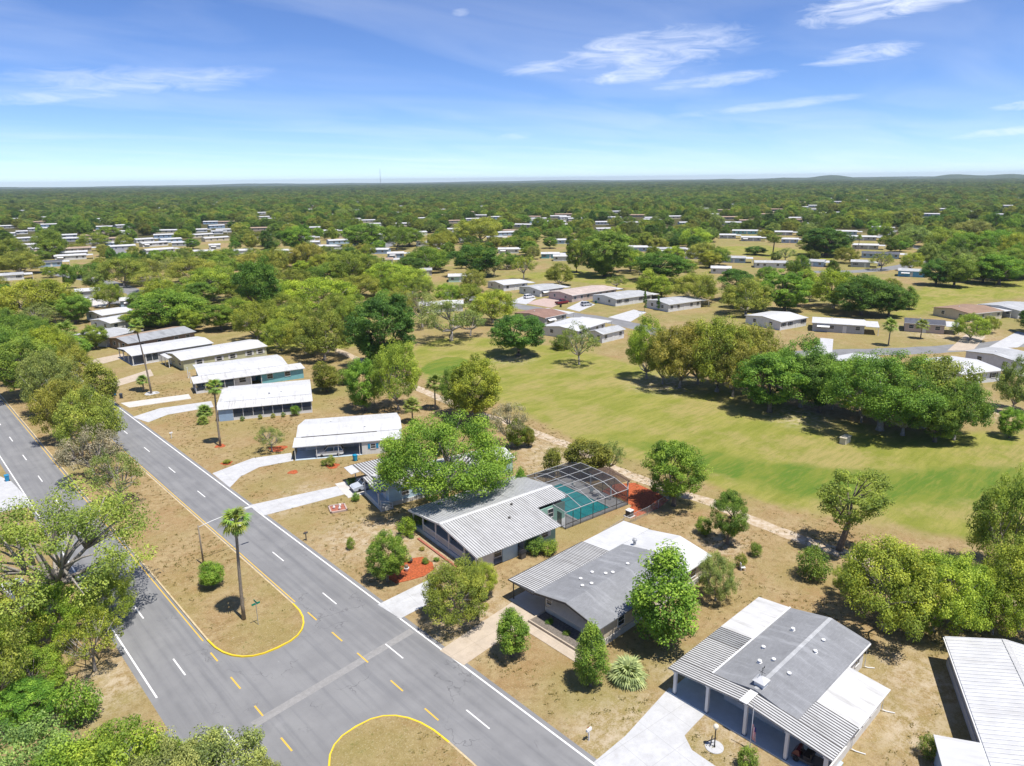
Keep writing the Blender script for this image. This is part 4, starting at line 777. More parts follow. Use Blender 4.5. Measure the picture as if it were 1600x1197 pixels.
def window(t,x,y,z,face,w=1.0,h=1.1,shut=None):
    """frame is proud of the wall; face = outward normal"""
    o=put('window',shared(('win',w,h),lambda:win_mesh(w,h)),t,(x,y,z),FACE[face]); put('pane',shared(('pane',w,h),lambda:pane_mesh(w,h)),o,(0,-.004,0))
    if shut:
        for s in(-1,1): put('shutter',shared(('sh',h,shut),lambda:shut_mesh(h,shut)),o,(s*(w/2+.29),0,0))
    return o
def door(t,x,y,face,mat='white',w=.9,h=2.0,z=.0):
    def mk():
        m=MB().box(-w/2,w/2,-.05,0,0,h).box(-w/2-.08,-w/2,-.07,0,0,h+.08).box(w/2,w/2+.08,-.07,0,0,h+.08).box(-w/2,w/2,-.07,0,h,h+.08); m.box(-w/2+.12,w/2-.12,-.06,-.05,h*.55,h*.9); return m.mesh('door',M[mat])
    o=put('door',shared(('door',mat,w,h),mk),t,(x,y,z),FACE[face]); put('handle',shared('hnd',lambda:MB().box(-.02,.02,-.1,-.05,.95,1.08).mesh('handle',M['galv'])),o,(w*.38,0,0)); return o
def posts(t,pts,h,mat='white',w=.14,name='post'):
    for i,(x,y) in enumerate(pts):
        hh=h[i] if isinstance(h,(list,tuple)) else h
        put(name,shared(('post',mat,w,round(hh,2)),lambda:MB().box(-w/2,w/2,-w/2,w/2,0,hh).box(-w*.75,w*.75,-w*.75,w*.75,0,.12).box(-w*.75,w*.75,-w*.75,w*.75,hh-.12,hh-.01).mesh(name,M[mat])),t,(x,y,0))
def vent(t,x,y,z,mat='white',r=.12,h=.28):
    return put('roof_vent',shared(('vent',mat,r,h),lambda:MB().box(-r*1.6,r*1.6,-r*1.6,r*1.6,-.1,.03).lathe([(r,.0),(r,h*.7),(r*1.7,h*.72),(r*1.5,h*.9),(r*.3,h)],8).mesh('roof_vent',M[mat])),t,(x,y,z))
def gwall(x0,x1,y0,y1,z,zr,ry=None,base=0.):
    """walls with gable ends, as one closed shape"""
    ym=(y0+y1)/2 if ry is None else ry; m=MB()
    m.quad((x0,y0,base),(x1,y0,base),(x1,y0,z),(x0,y0,z)); m.quad((x1,y1,base),(x0,y1,base),(x0,y1,z),(x1,y1,z))
    m.quad((x0,y1,base),(x0,y0,base),(x0,y0,z),(x0,ym,zr),(x0,y1,z)); m.quad((x1,y0,base),(x1,y1,base),(x1,y1,z),(x1,ym,zr),(x1,y0,z)); return m
def gutter(t,x0,x1,y,z): MB().box(x0,x1,y-.06,y+.06,z-.12,z).build('gutter',M['white'],t)
def downspout(t,x,y,z,dx=0,dy=.5):
    MB().tube([(x,y,z),(x,y,.2),(x+dx*.3,y+dy*.3,.08),(x+dx,y+dy,.06)],.05,6).build('downspout',M['white'],t)
def screens(t,x0,x1,y,z0,z1,n,frame='white',kick='white',along='x',out=-1):
    """screened bay: framing, kick panel and one screen per bay"""
    f=MB()
    def P(u,a,b,zz0,zz1,th):
        return f.box(u-a,u+b,y-th,y+th,zz0,zz1) if along=='x' else f.box(y-th,y+th,u-a,u+b,zz0,zz1)
    for i in range(n+1): P(x0+(x1-x0)*i/n,.045,.045,z0,z1,.05)
    for zz in(z0+.55,z1-.05):
        f.box(x0,x1,y-.035,y+.035,zz-.04,zz+.04) if along=='x' else f.box(y-.035,y+.035,x0,x1,zz-.04,zz+.04)
    f.build('screen_frame',M[frame],t)
    k=MB(); (k.box(x0,x1,y-.02,y+.02,z0,z0+.5) if along=='x' else k.box(y-.02,y+.02,x0,x1,z0,z0+.5)); k.build('kick_panel',M[kick],t)
    for i in range(n):
        a=x0+(x1-x0)*i/n+.05; b=x0+(x1-x0)*(i+1)/n-.05; m=MB()
        (m.quad((a,y,z0+.58),(b,y,z0+.58),(b,y,z1-.08),(a,y,z1-.08)) if along=='x' else m.quad((y,a,z0+.58),(y,b,z0+.58),(y,b,z1-.08),(y,a,z1-.08)))
        m.build('screen',M['screen'],t)
def box(t,name,mat,*a,**k): return MB().box(*a).build(name,M[mat],t,**k)

M['rib_grey']=plain('rib_grey',(.24,.24,.24),.7,.2,1.0)
# --- grey shingle home with ribbed porch roof (front right)
t=H1=thing('mobile_home','grey shingle home with white posts, ribbed porch roof and cupola','house',(47.1,15.7,0))
gwall(3.2,16.1,3.9,11.0,2.68,3.42,7.35).build('wall',M['wall_white'],t)
a,b=gable(1.75,16.4,3.55,11.3,2.8,3.6,ry=7.35); a.build('roof_slope',M['shingle_grey'],t); b.build('roof_slope',M['shingle_grey'],t)
box(t,'ridge_cap','shingle_light',1.9,16.3,7.17,7.53,3.56,3.61)
def zl(y): return 2.5+.8*(14.8-y)/7.4
ribroof(t,0,1.8,14.8,2.5,7.4,3.3,'roof_ribbed','rib_dark',.3,'porch_roof',w=.065); ribroof(t,0,1.8,.0,2.5,7.4,3.3,'roof_ribbed','rib_dark',.3,'porch_roof',w=.065)
ribroof(t,1.81,6.5,14.8,2.5,11.31,zl(11.31),'roof_ribbed','rib_dark',.30,'carport_roof',w=.065); ribroof(t,6.51,8.8,14.8,2.5,11.31,zl(11.31),'roof_ribbed_dark','rib_dark',.30,'carport_roof',w=.065)
MB().slab([(8.81,11.31,zl(11.31)),(16.3,11.31,zl(11.31)),(16.3,14.8,2.52),(8.81,14.8,2.52)],.1).build('flat_roof',M['roof_white2'],t)
ribroof(t,1.81,4.9,.0,2.5,3.54,2.88,'roof_ribbed','rib_dark',.30,'side_roof',w=.065)
MB().slab([(4.91,.05,2.45),(11.5,.05,2.45),(11.5,3.54,2.78),(4.91,3.54,2.78)],.1).build('flat_roof',M['roof_white2'],t)
box(t,'roof_edge','white',1.8,16.3,11.3,11.45,2.84,2.95)
MB().slab([(-.1,7.05,3.3),(1.9,7.05,3.3),(1.9,7.75,3.3),(-.1,7.75,3.3)],.04).build('ridge_cap',M['white'],t,loc=(0,0,.1))
box(t,'room_wall','wall_white',8.9,16.1,11.0,14.5,0,2.42); box(t,'room_wall','wall_white',4.2,11.3,.45,3.9,0,2.40); box(t,'half_wall','wall_white',.5,4.2,.42,.55,0,.9)
box(t,'porch_floor','slab_blue',-.05,3.2,.2,14.6,.0,.12); box(t,'planter_wall','concrete',2.75,3.2,4.2,10.6,.12,.65)
posts(t,[(.25,14.1),(.25,10.8),(.25,7.2),(.25,3.6),(.25,.5)],[2.45,2.80,3.15,2.75,2.45],'white',.26)
MB().hexa([(3.2,5.2,2.15),(3.2,9.6,2.15),(2.3,9.6,1.55),(2.3,5.2,1.55)],[(3.2,5.2,2.2),(3.2,9.6,2.2),(2.3,9.6,1.6),(2.3,5.2,1.6)]).build('awning',M['roof_white'],t)
for yy in(4.8,9.9): window(t,3.2,yy,1.55,'x-',.8,1.1,'black')
window(t,3.2,7.4,1.45,'x-',2.6,1.0)
for xx in(6.2,7.8,9.4): window(t,xx,.45,1.55,'y-',1.2,1.0)
door(t,3.2,10.4,'x-')
door(t,12.6,3.9,'y-'); window(t,14.6,3.9,1.6,'y-',.8,1.0)
gutter(t,4.9,11.5,.0,2.45); downspout(t,11.45,.35,2.35,.5,-.9); downspout(t,5.0,.35,2.35,.4,-1.0); downspout(t,16.2,3.7,2.6,.6,-.7); gutter(t,11.5,16.3,3.5,2.76)
for x,y,z in((12.3,9.2,3.35),(8.0,9.9,3.15),(5.6,9.0,3.4),(6.6,8.2,3.47),(12.6,6.4,3.40),(5.9,6.4,3.4),(10.5,6.2,3.4)): vent(t,x,y,z-.08)
c=put('cupola',MB().box(-.42,.42,-.42,.42,-.3,.38).mesh('cupola',M['white']),t,(2.75,7.35,3.62)); put('cupola_roof',MB().hexa([(-.56,-.56,0),(.56,-.56,0),(.56,.56,0),(-.56,.56,0)],[(-.04,-.04,.42),(.04,-.04,.42),(.04,.04,.42),(-.04,.04,.42)]).mesh('cupola_roof',M['roof_white']),c,(0,0,.38))
MB().box(-.015,.015,-.015,.015,.7,1.6).box(-.3,.3,-.01,.01,1.25,1.28).box(-.01,.01,-.3,.3,1.15,1.18).quad((.1,0,1.42),(.42,0,1.36),(.42,0,1.62),(.1,0,1.5)).build('weathervane',M['black'],c)
# --- beige home with carport
t=H2=thing('mobile_home','beige home with grey shingle roof, ribbed carport and front awning','house',(46.7,38.2,0))
gwall(1.3,20.0,.5,8.6,2.72,3.5).build('wall',M['wall_beige'],t)
a,b=gable(0,14.9,0,9.0,2.78,3.65,ry=4.5); a.build('roof_slope',M['shingle_grey'],t); b.build('roof_slope',M['shingle_grey'],t)
a,b=gable(14.91,20.2,0,9.0,2.8,3.66,ry=4.5); a.build('roof_slope',M['roof_white'],t); b.build('roof_slope',M['roof_white'],t)
ribroof(t,0,12.3,13.1,2.5,9.01,2.84,'roof_ribbed','rib_dark',.30,'carport_roof',w=.055,h=.05)
MB().slab([(12.31,9.01,2.86),(20.2,9.01,2.86),(20.2,13.0,2.55),(12.31,13.0,2.55)],.1).build('flat_roof',M['roof_white'],t)
box(t,'room_wall','wall_beige',12.6,20.0,8.6,12.7,0,2.5); box(t,'carport_floor','concrete',.0,12.6,8.7,13.0,.0,.06)
for (y0,y1) in((0,4.5),(4.5,9.0)): MB().hexa([(-.06,y0,2.58+(.87 if y0==4.5 else 0)),(0,y0,2.58+(.87 if y0==4.5 else 0)),(0,y1,2.58+(.87 if y1==4.5 else 0)),(-.06,y1,2.58+(.87 if y1==4.5 else 0))],[(-.06,y0,2.80+(.87 if y0==4.5 else 0)),(0,y0,2.80+(.87 if y0==4.5 else 0)),(0,y1,2.80+(.87 if y1==4.5 else 0)),(-.06,y1,2.80+(.87 if y1==4.5 else 0))]).build('fascia',M['dark'],t)
box(t,'fascia','dark',-.06,.0,9.0,13.1,2.46,2.60); box(t,'fascia','dark',0,12.3,13.1,13.16,2.38,2.55)
posts(t,[(.5,12.8),(5.5,12.8),(10.8,12.8)],2.42,'dark',.1)
MB().hexa([(1.3,1.6,2.30),(1.3,7.2,2.30),(.35,7.2,1.45),(.35,1.6,1.45)],[(1.3,1.6,2.36),(1.3,7.2,2.36),(.3,7.2,1.52),(.3,1.6,1.52)]).build('awning',M['wall_beige'],t)
window(t,1.3,4.4,1.65,'x-',3.2,1.0); window(t,1.3,8.0,1.7,'x-',.7,1.0)
box(t,'skirting','concrete',1.22,1.3,.5,8.6,0,.75); box(t,'skirting','concrete',1.3,20,.42,.5,0,.7)
for xx in(4,8,12.5,17): window(t,xx,.5,1.7,'y-',1.0,1.0)
door(t,7.2,8.6,'y+'); window(t,4.2,8.6,1.7,'y+',1.0,1.0); window(t,10.6,8.6,1.7,'y+',1.0,1.0); box(t,'step','concrete',6.6,7.8,8.6,9.3,.06,.45)
for x,y in((3.8,5.6),(5.0,6.9),(6.9,6.9),(4.7,5.1),(7.4,5.4),(8.0,4.9),(10.6,4.9)): vent(t,x,y,2.78+.87*(1-abs(y-4.5)/4.5)-.06,r=.13,h=.22)
vent(t,15.4,7.6,2.95,'galv',.18,.95)
pb=MB(); pb.box(-1.35,-1.2,.3,8.6,0,.28).box(-1.2,1.22,.3,.45,0,.28).box(-1.2,1.22,8.45,8.6,0,.28); pb.build('planter_edge',M['concrete_tan'],t); box(t,'planter_bed','gravel',-1.2,1.22,.45,8.45,0,.12)
box(t,'walkway','concrete_tan',-2.6,-1.4,.2,8.9,0,.05)
# --- home with the long ribbed roof and the pool
t=H3=thing('mobile_home','home with wide white ribbed metal roof, front porch and green side wall','house',(47.3,57.2,0),math.radians(-5.5))
RY=8.35
def zr3(y): return 2.5+1.1*(y/RY if y<RY else (16.3-y)/(16.3-RY))
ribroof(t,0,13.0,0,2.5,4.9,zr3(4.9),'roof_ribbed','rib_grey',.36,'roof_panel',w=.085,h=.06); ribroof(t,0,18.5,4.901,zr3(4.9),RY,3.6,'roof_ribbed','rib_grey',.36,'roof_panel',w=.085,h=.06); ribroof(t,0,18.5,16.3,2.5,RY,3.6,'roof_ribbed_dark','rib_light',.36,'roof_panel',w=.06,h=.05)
MB().slab([(-.05,RY-.35,3.60),(18.5,RY-.35,3.60),(18.5,RY,3.68),(-.05,RY,3.68)],.03).slab([(-.05,RY,3.68),(18.5,RY,3.68),(18.5,RY+.35,3.60),(-.05,RY+.35,3.60)],.03).build('ridge_cap',M['roof_white'],t)
for y0,y1,z0,z1 in((0,RY,2.5,3.6),(RY,16.3,3.6,2.5)): MB().hexa([(-.08,y0,z0-.22),(-.001,y0,z0-.22),(-.001,y1,z1-.22),(-.08,y1,z1-.22)],[(-.08,y0,z0+.02),(-.001,y0,z0+.02),(-.001,y1,z1+.02),(-.08,y1,z1+.02)]).build('fascia',M['white'],t)
gwall(3.3,17.8,5.2,15.6,2.45,3.35,RY).build('wall',M['wall_paleblue'],t)
box(t,'side_wall','wall_white',.7,2.9,.9,1.05,.0,2.45); box(t,'side_wall','wall_paleblue',4.3,6.6,.9,1.05,.0,2.45); box(t,'side_wall','wall_green',8.3,12.7,.8,5.19,0,2.45); box(t,'side_wall','wall_green',12.7,18.0,4.95,5.19,0,2.55)
box(t,'skirting','concrete',.7,2.9,.84,.9,0,.5)
window(t,3.6,1.0,1.55,'y-',1.1,1.1); window(t,10.9,.8,1.65,'y-',1.0,.8,'white'); window(t,15.4,4.95,1.6,'y-',.9,1.2)
door(t,8.28,2.2,'x-'); box(t,'patio_slab','concrete',3,8.3,1.1,5.2,0,.1)
box(t,'porch_floor','slab_blue',.25,3.3,3.0,15.9,.0,.55)
posts(t,[(.4,15.7),(.4,13.2),(.4,10.0),(.4,6.9),(.4,3.4),(.4,1.0)],[2.45,2.75,3.15,3.20,2.75,2.45],'white',.16)
rl=MB(); rl.box(.34,.46,3.4,13.2,1.42,1.5).box(.36,.44,3.4,13.2,.65,.71)
rl.build('porch_rail',M['white'],t); bl=MB()
for k in range(66): bl.box(.375,.425,3.45+k*.148,3.50+k*.148,.7,1.43)
bl.build('baluster',M['white'],t,kind='stuff')
for yy in(6.5,9.5,12.5): window(t,3.3,yy,1.75,'x-',1.2,1.2)
door(t,3.3,11.0,'x-',z=.55)
for x,y in((10.5,7.2),(8.3,4.8)): vent(t,x,y,zr3(y)+.02,'dark',.1,.2)
box(t,'brick_edging','brick',-1.0,-.7,2.5,12.5,0,.16)
# --- pale blue home under the oak
t=H4=thing('mobile_home','pale blue home with stair and awning carport under the large oak','house',(48.9,80.5,0),math.radians(-11))
gwall(1.5,22.4,.3,5.7,2.9,3.5).build('wall',M['wall_paleblue'],t)
a,b=gable(.9,22.7,.0,6.0,2.95,3.6); a.build('roof_slope',M['roof_white2'],t); b.build('roof_slope',M['roof_white2'],t)
ribroof(t,-.3,.89,.0,2.6,6.0,2.9,'roof_ribbed','rib_dark',.3,'porch_roof',w=.08); ribroof(t,.5,7.0,12.4,2.5,6.05,2.88,'roof_ribbed','rib_dark',.45,'carport_roof',w=.14)
MB().slab([(-.9,9.2,2.35),(.49,9.2,2.5),(.49,12.5,2.45),(-.9,12.5,2.3)],.06).build('carport_apron',M['roof_white'],t)
posts(t,[(-.1,.3),(-.1,5.7)],2.6,'white',.16); posts(t,[(.7,12.1),(3.8,12.1),(6.7,12.1)],2.45,'white',.12)
box(t,'porch_floor','slab_blue',-.2,1.5,.3,5.7,.0,.75)
st=MB()
for k in range(4): st.box(-.2+k*.42,.22+k*.42,-.75,.25,0,.75-.18*k)
st.build('stair',M['concrete'],t)
MB().beam((-.2,-.7,1.7),(1.6,-.7,.95),.08).beam((-.2,-.7,1.25),(1.6,-.7,.5),.08).box(-.25,-.15,-.75,-.65,0,1.75).box(1.5,1.6,-.75,-.65,0,1.0).build('stair_rail',M['white'],t)
box(t,'skirting','concrete',1.5,22.4,.2,.3,0,.6); box(t,'carport_floor','concrete',-2.6,7.2,6.2,12.3,.0,.05)
for xx in(4,8.5,13,18.5): window(t,xx,.3,1.75,'y-',1.1,1.0)
window(t,1.5,4.0,1.8,'x-',1.4,1.1); door(t,1.5,2.0,'x-',z=.75); door(t,5.2,5.7,'y+')
# --- white home with the open carport
t=H5=thing('mobile_home','white flat roofed home with open carport sheltering a white SUV','house',(48.6,106.5,0),math.radians(-31))
MB().slab([(.3,3.9,2.75),(18.4,3.9,2.75),(18.4,8.7,3.25),(.3,8.7,3.25)],.14).build('roof_slope',M['roof_white'],t); MB().slab([(.3,8.7,3.25),(18.4,8.7,3.25),(18.0,13.4,2.75),(1.2,13.4,2.75)],.14).build('roof_slope',M['roof_white'],t)
MB().slab([(0,-.2,2.45),(18.2,-.2,2.45),(18.2,4.1,2.62),(0,4.1,2.62)],.12).build('carport_roof',M['roof_white'],t); box(t,'roof_edge','dark',1.2,14,3.82,3.895,2.60,2.74)
gwall(1.6,18.1,4.3,13.0,2.62,3.1,8.7).build('wall',M['wall_white'],t); box(t,'store_wall','wall_white',11.3,15.2,.0,4.3,0,2.38); box(t,'store_wall','wall_white',15.2,18.1,.6,4.3,0,2.4)
box(t,'carport_floor','slab_blue',.2,11.3,-.1,4.3,0,.05); posts(t,[(.3,.05),(3.8,.05),(7.4,.05),(10.9,.05)],2.32,'white',.1)
M['shutter_blue']=plain('shutter_blue',(.02,.28,.50),.5,.1); window(t,13.2,.0,1.45,'y-',.8,.8,'shutter_blue')
for xx in(3.5,6.5,9.5): window(t,xx,4.3,1.6,'y-',1.1,1.0)
door(t,8.0,4.3,'y-'); window(t,1.6,8.0,1.6,'x-',1.6,1.1); box(t,'deck','concrete_white',.2,1.6,4.4,12.0,0,.3); vent(t,6,10.0,3.05); vent(t,12,6,2.95)
for s_ in range(3): box(t,'deck_rail','brick',-.3,.2,11.6,12.0,.3+.28*s_,.45+.28*s_)
# --- screened porch home
t=H6=thing('mobile_home','blue grey home with long screened porch and white ribbed roof','house',(47.1,135.6,0),math.radians(-26))
ribroof(t,0,18.2,0,2.5,4.6,2.75,'roof_white2','rib_light',.5,'porch_roof',w=.1); a,b=gable(1.2,18.2,4.2,15.8,2.85,3.4); a.build('roof_slope',M['roof_white'],t); b.build('roof_slope',M['roof_white'],t)
MB().slab([(0,4.62,2.78),(1.19,4.62,2.78),(1.19,15.5,2.6),(0,15.5,2.6)],.1).build('side_roof',M['roof_white2'],t)
gwall(1.8,18.0,4.6,15.4,2.75,3.25).build('wall',M['wall_blue'],t); screens(t,3.0,17.9,.35,0,2.42,8,'white','white'); box(t,'end_wall','wall_navy',.4,3.0,.3,.45,0,2.4); screens(t,.4,4.6,.35,0,2.45,3,'white','white','y'); screens(t,.4,4.6,17.95,0,2.45,2,'white','white','y')
box(t,'porch_floor','concrete',.3,18,.4,4.6,0,.12); door(t,6,4.6,'y-'); 
for xx in(4,8.5,12.5,16): window(t,xx,4.6,1.6,'y-',1.1,1.0)
for k in range(3): window(t,18.0,6.5+k*3,1.7,'x+',.9,1.0)
vent(t,9.8,6.4,3.05,'galv'); vent(t,12.2,6.9,3.05)
# --- teal home
t=H7=thing('mobile_home','teal walled home with broad white roof beside the screened porch house','house',(50.9,158.2,0),math.radians(-13.5))
MB().slab([(0,0,2.5),(24.6,.6,2.5),(24.6,5.0,2.85),(0,5.0,2.85)],.12).build('porch_roof',M['roof_white2'],t); a,b=gable(1.6,21.5,4.7,16.6,2.95,3.5); a.build('roof_slope',M['roof_white'],t); b.build('roof_slope',M['roof_white'],t)
gwall(2.2,21.2,5.2,16.2,2.85,3.35).build('wall',M['wall_teal'],t); box(t,'room_wall','wall_teal',14.6,24.2,1.0,5.2,0,2.5); box(t,'room_wall','wall_white',8.5,12.3,1.0,5.2,0,2.5)
screens(t,.4,8.5,.4,0,2.45,4,'white','white'); screens(t,.4,5.2,.4,0,2.45,3,'white','white','y'); posts(t,[(12.2,.5),(14.5,.7)],2.42,'white',.12)
for xx in(16.5,20.5): window(t,xx,1.0,1.6,'y-',1.2,1.0)
door(t,13.4,5.2,'y-'); window(t,10.4,1.0,1.6,'y-',1.4,1.0); posts(t,[(.3,5.6),(.3,10.5),(.3,15.8)],2.7,'white',.16)
# --- cream home
t=H8=thing('mobile_home','pale olive cream home with white gabled roof behind the teal home','house',(56.0,178.9,0))
a,b=gable(0,22.5,2.0,13.8,2.8,3.6); a.build('roof_slope',M['roof_white'],t); b.build('roof_slope',M['roof_white'],t); gwall(.6,22.2,2.4,13.4,2.7,3.45).build('wall',M['wall_yellowgreen'],t)
MB().slab([(-1.2,8.0,2.5),(-.05,8.0,2.7),(-.05,14.0,2.7),(-1.2,14.0,2.5)],.1).build('porch_roof',M['roof_white'],t); posts(t,[(-1.0,8.2),(-1.0,11),(-1.0,13.8)],2.42)
for xx in(4.5,9.5,13,17.5,20.5): window(t,xx,2.4,1.6,'y-',1.3,1.1,'white')
window(t,.6,5,1.6,'x-',1.6,1.1); window(t,.6,9.5,1.6,'x-',1.4,1.1); door(t,.6,11.8,'x-'); vent(t,12,7,3.4)
# --- carport home further on
t=H9=thing('mobile_home','home with plain white roof and four post carport facing the road','house',(48.8,195.7,0))
a,b=gable(0,21,0,12.6,2.7,3.3); a.build('roof_slope',M['roof_white'],t); b.build('roof_slope',M['roof_white'],t); gwall(6.5,20.6,.4,12.2,2.6,3.15).build('wall',M['wall_grey'],t)
posts(t,[(.3,.4),(.3,4.2),(.3,8.4),(.3,12.2),(3.4,.4)],2.55,'white',.22); box(t,'carport_floor','concrete_white',0,6.5,.3,12.3,0,.06)
screens(t,3.5,6.5,.4,0,2.55,2); window(t,6.5,3.5,1.6,'x-',1.4,1.1); door(t,6.5,6.5,'x-'); window(t,6.5,9.5,1.6,'x-',1.4,1.1)
for xx in(9,13,17): window(t,xx,.4,1.6,'y-',1.1,1.0)
# --- brown roofed home
t=H10=thing('mobile_home','brown shingle roofed home beyond the four post carport','house',(52.5,212.0,0),math.radians(10))
a,b=gable(0,20,0,13,2.7,3.6); a.build('roof_slope',M['roof_ribbed_dark'],t); b.build('roof_slope',M['shingle_tan'],t); gwall(.6,19.6,.5,12.5,2.6,3.4).build('wall',M['wall_brown'],t)
for xx in(4,9,14,17.5): window(t,xx,.5,1.6,'y-',1.1,1.0)
window(t,.6,4,1.6,'x-',1.4,1.1); door(t,.6,6.5,'x-'); window(t,.6,9.5,1.6,'x-',1.4,1.1)
# --- white home in the lower right corner
t=H0=thing('mobile_home','white ribbed metal roof home cut by the lower right corner','house',(69.6,14.8,0),math.radians(27))
ribroof(t,-30,0,0,2.7,-4.8,3.5,'roof_white','rib_light',.5,'roof_panel',w=.07); ribroof(t,-30,0,-9.6,2.7,-4.8,3.5,'roof_white','rib_light',.5,'roof_panel',w=.07)
box(t,'ridge_cap','gutter',-30,0,-5.05,-4.55,3.48,3.54); gwall(-29.6,-.4,-9.2,-.5,2.6,3.38,-4.8).build('wall',M['wall_grey'],t); box(t,'skirting','concrete_white',-29.6,-.4,-.5,-.42,0,.75)
MB().slab([(-27,.05,2.62),(-14,.05,2.62),(-14,3.3,2.45),(-27,3.3,2.45)],.1).build('flat_roof',M['roof_white'],t); box(t,'room_wall','wall_navy',-26.8,-14.3,-.4,3.0,0,2.4); gutter(t,-30,0,.06,2.62)
for xx in(-3.2,-8.5,-11.8): window(t,xx,-.5,1.8,'y+',.9,1.0)
window(t,-14.3,1.5,1.6,'x+',1.0,1.0)
# --- homes across the fairway and beyond
def small_home(i,cx,cy,deg,L,Wd,wall,roof,label):
    rd=random.Random(i*7+1); t=thing('mobile_home',label,'house',(cx,cy,0),math.radians(deg)); x0,x1,y0,y1=-L/2,L/2,-Wd/2,Wd/2; carport=L>13
    bx=x1-3.6 if carport else x1
    gwall(x0+.3,bx-.3,y0+.4,y1-.4,2.6,3.3).build('wall',M['wall_'+wall],t)
    a,b=gable(x0,bx,y0,y1,2.7,3.45); rm=M[ROOFM[roof]]; a.build('roof_slope',rm,t); b.build('roof_slope',rm,t)
    MB().box(x0-.02,bx+.02,y0-.08,y0,2.56,2.72).build('fascia',M['white'],t)
    if carport:
        MB().slab([(bx+.01,y0,2.45),(x1,y0,2.45),(x1,y1*.7,2.62),(bx+.01,y1*.7,2.62)],.1).build('carport_roof',M['roof_white'],t); posts(t,[(x1-.2,y0+.2),(x1-.2,y1*.6)],2.42,'white',.14)
    n=max(2,int((bx-x0)/3.2))
    for k in range(n):
        xx=x0+.3+(bx-x0-.6)*(k+.5)/n
        if k==n//2: door(t,xx,y0+.4,'y-')
        else: window(t,xx,y0+.4,1.6,'y-',1.2,1.0,'dark' if i%5==3 else None)
    for k in(-.22,.22): window(t,x0+.3,Wd*k,1.6,'x-',1.1,1.0)
    window(t,(x0+bx)/2,y1-.4,1.6,'y+',1.1,1.0)
    if i%4==1: MB().hexa([(x0+1.5,y0+.4,2.2),(x0+5,y0+.4,2.2),(x0+5,y0-.7,1.6),(x0+1.5,y0-.7,1.6)],[(x0+1.5,y0+.4,2.26),(x0+5,y0+.4,2.26),(x0+5,y0-.7,1.66),(x0+1.5,y0-.7,1.66)]).build('awning',M['white'],t)
    vent(t,x0+L*.3,Wd*.12,3.2); return t
for i,h in enumerate(MID_HOUSES): small_home(i,*h)
FR_W=['white','grey','cream','blue','tan']; rr_=random.Random(4)
FM=[]
for k in range(5):
    L=[14,17,20,16,22][k]; FM.append((gwall(-L/2+.3,L/2-.3,-4,4,2.6,3.3).mesh('wall',M['wall_'+FR_W[k]]),)+tuple(g.mesh('roof_slope',M['roof_white' if k!=4 else 'shingle_tan']) for g in gable(-L/2,L/2,-4.4,4.4,2.75,3.5))+(L,))
FUSED=set()
for x,y in FAR_ROOFS:
    k=rr_.randrange(5); lab='small pale roofed house showing through the far tree canopy'
    for h in sorted(MID_HOUSES,key=lambda h:math.hypot(h[0]-x,h[1]-y))[:3]:
        dd=math.hypot(h[0]-x,h[1]-y)
        if dd>110: break
        rel='behind' if math.hypot(x,y)>math.hypot(h[0],h[1])+15 else 'in front of' if math.hypot(x,y)<math.hypot(h[0],h[1])-15 else 'left of' if math.atan2(y,x)>math.atan2(h[1],h[0]) else 'right of'
        l2='small %s house %s the %s'%(['white walled','grey walled','cream walled','blue walled','tan'][k],rel,h[7])
        if l2 not in FUSED and len(l2.split())<=16: lab=l2; FUSED.add(l2); break
    t=thing('far_house',lab,'house',(x,y,0),math.atan2(y,x)-math.pi/2+rr_.uniform(-.4,.4),'houses in the far tree canopy')
    put('wall',FM[k][0],t); put('roof_slope',FM[k][1],t); put('roof_slope',FM[k][2],t)
    for s in(-.25,0,.25): window(t,FM[k][3]*s,-4,1.6,'y-',1.2,1.0)
# ------------------------------------------------ trees
LEAFC=dict(yg=(.275,.35,.044),ygb=(.31,.385,.045),olive=(.245,.295,.046),mid=(.175,.265,.040),dark=(.105,.20,.032),bright=(.195,.315,.042),grey=(.28,.34,.095),grey2=(.235,.30,.076),brown=(.305,.325,.062),airy=(.275,.34,.062),deadgrey=(.30,.30,.18),cedar=(.19,.24,.036),palm=(.22,.29,.06),silver=(.36,.40,.18))
def leafmesh(name,C,Nn,S,T,mat,asp=.62):
    """one rhombic leaf per row: centre, normal, size, tint"""
    n=len(C); rg=np.random.default_rng(n)
    a=np.cross(Nn,rg.normal(size=(n,3))); a/=np.linalg.norm(a,axis=1)[:,None]+1e-9; b_=np.cross(Nn,a)
    l=(S*.5)[:,None]; w=l*asp
    V=np.stack([C+a*l,C+b_*w+Nn*l*.18,C-a*l,C-b_*w+Nn*l*.18],1).reshape(-1,3)
    m=bpy.data.meshes.new(name); m.vertices.add(4*n); m.vertices.foreach_set('co',V.astype(np.float32).ravel())
    m.loops.add(4*n); m.loops.foreach_set('vertex_index',np.arange(4*n,dtype=np.int32)); m.polygons.add(n); m.polygons.foreach_set('loop_start',np.arange(0,4*n,4,dtype=np.int32)); m.update(calc_edges=True)
    at=m.attributes.new('leaf','FLOAT','FACE'); at.data.foreach_set('value',T.astype(np.float32)); m.materials.append(mat); return m
def unit(v): return v/(np.linalg.norm(v,axis=-1,keepdims=True)+1e-9)
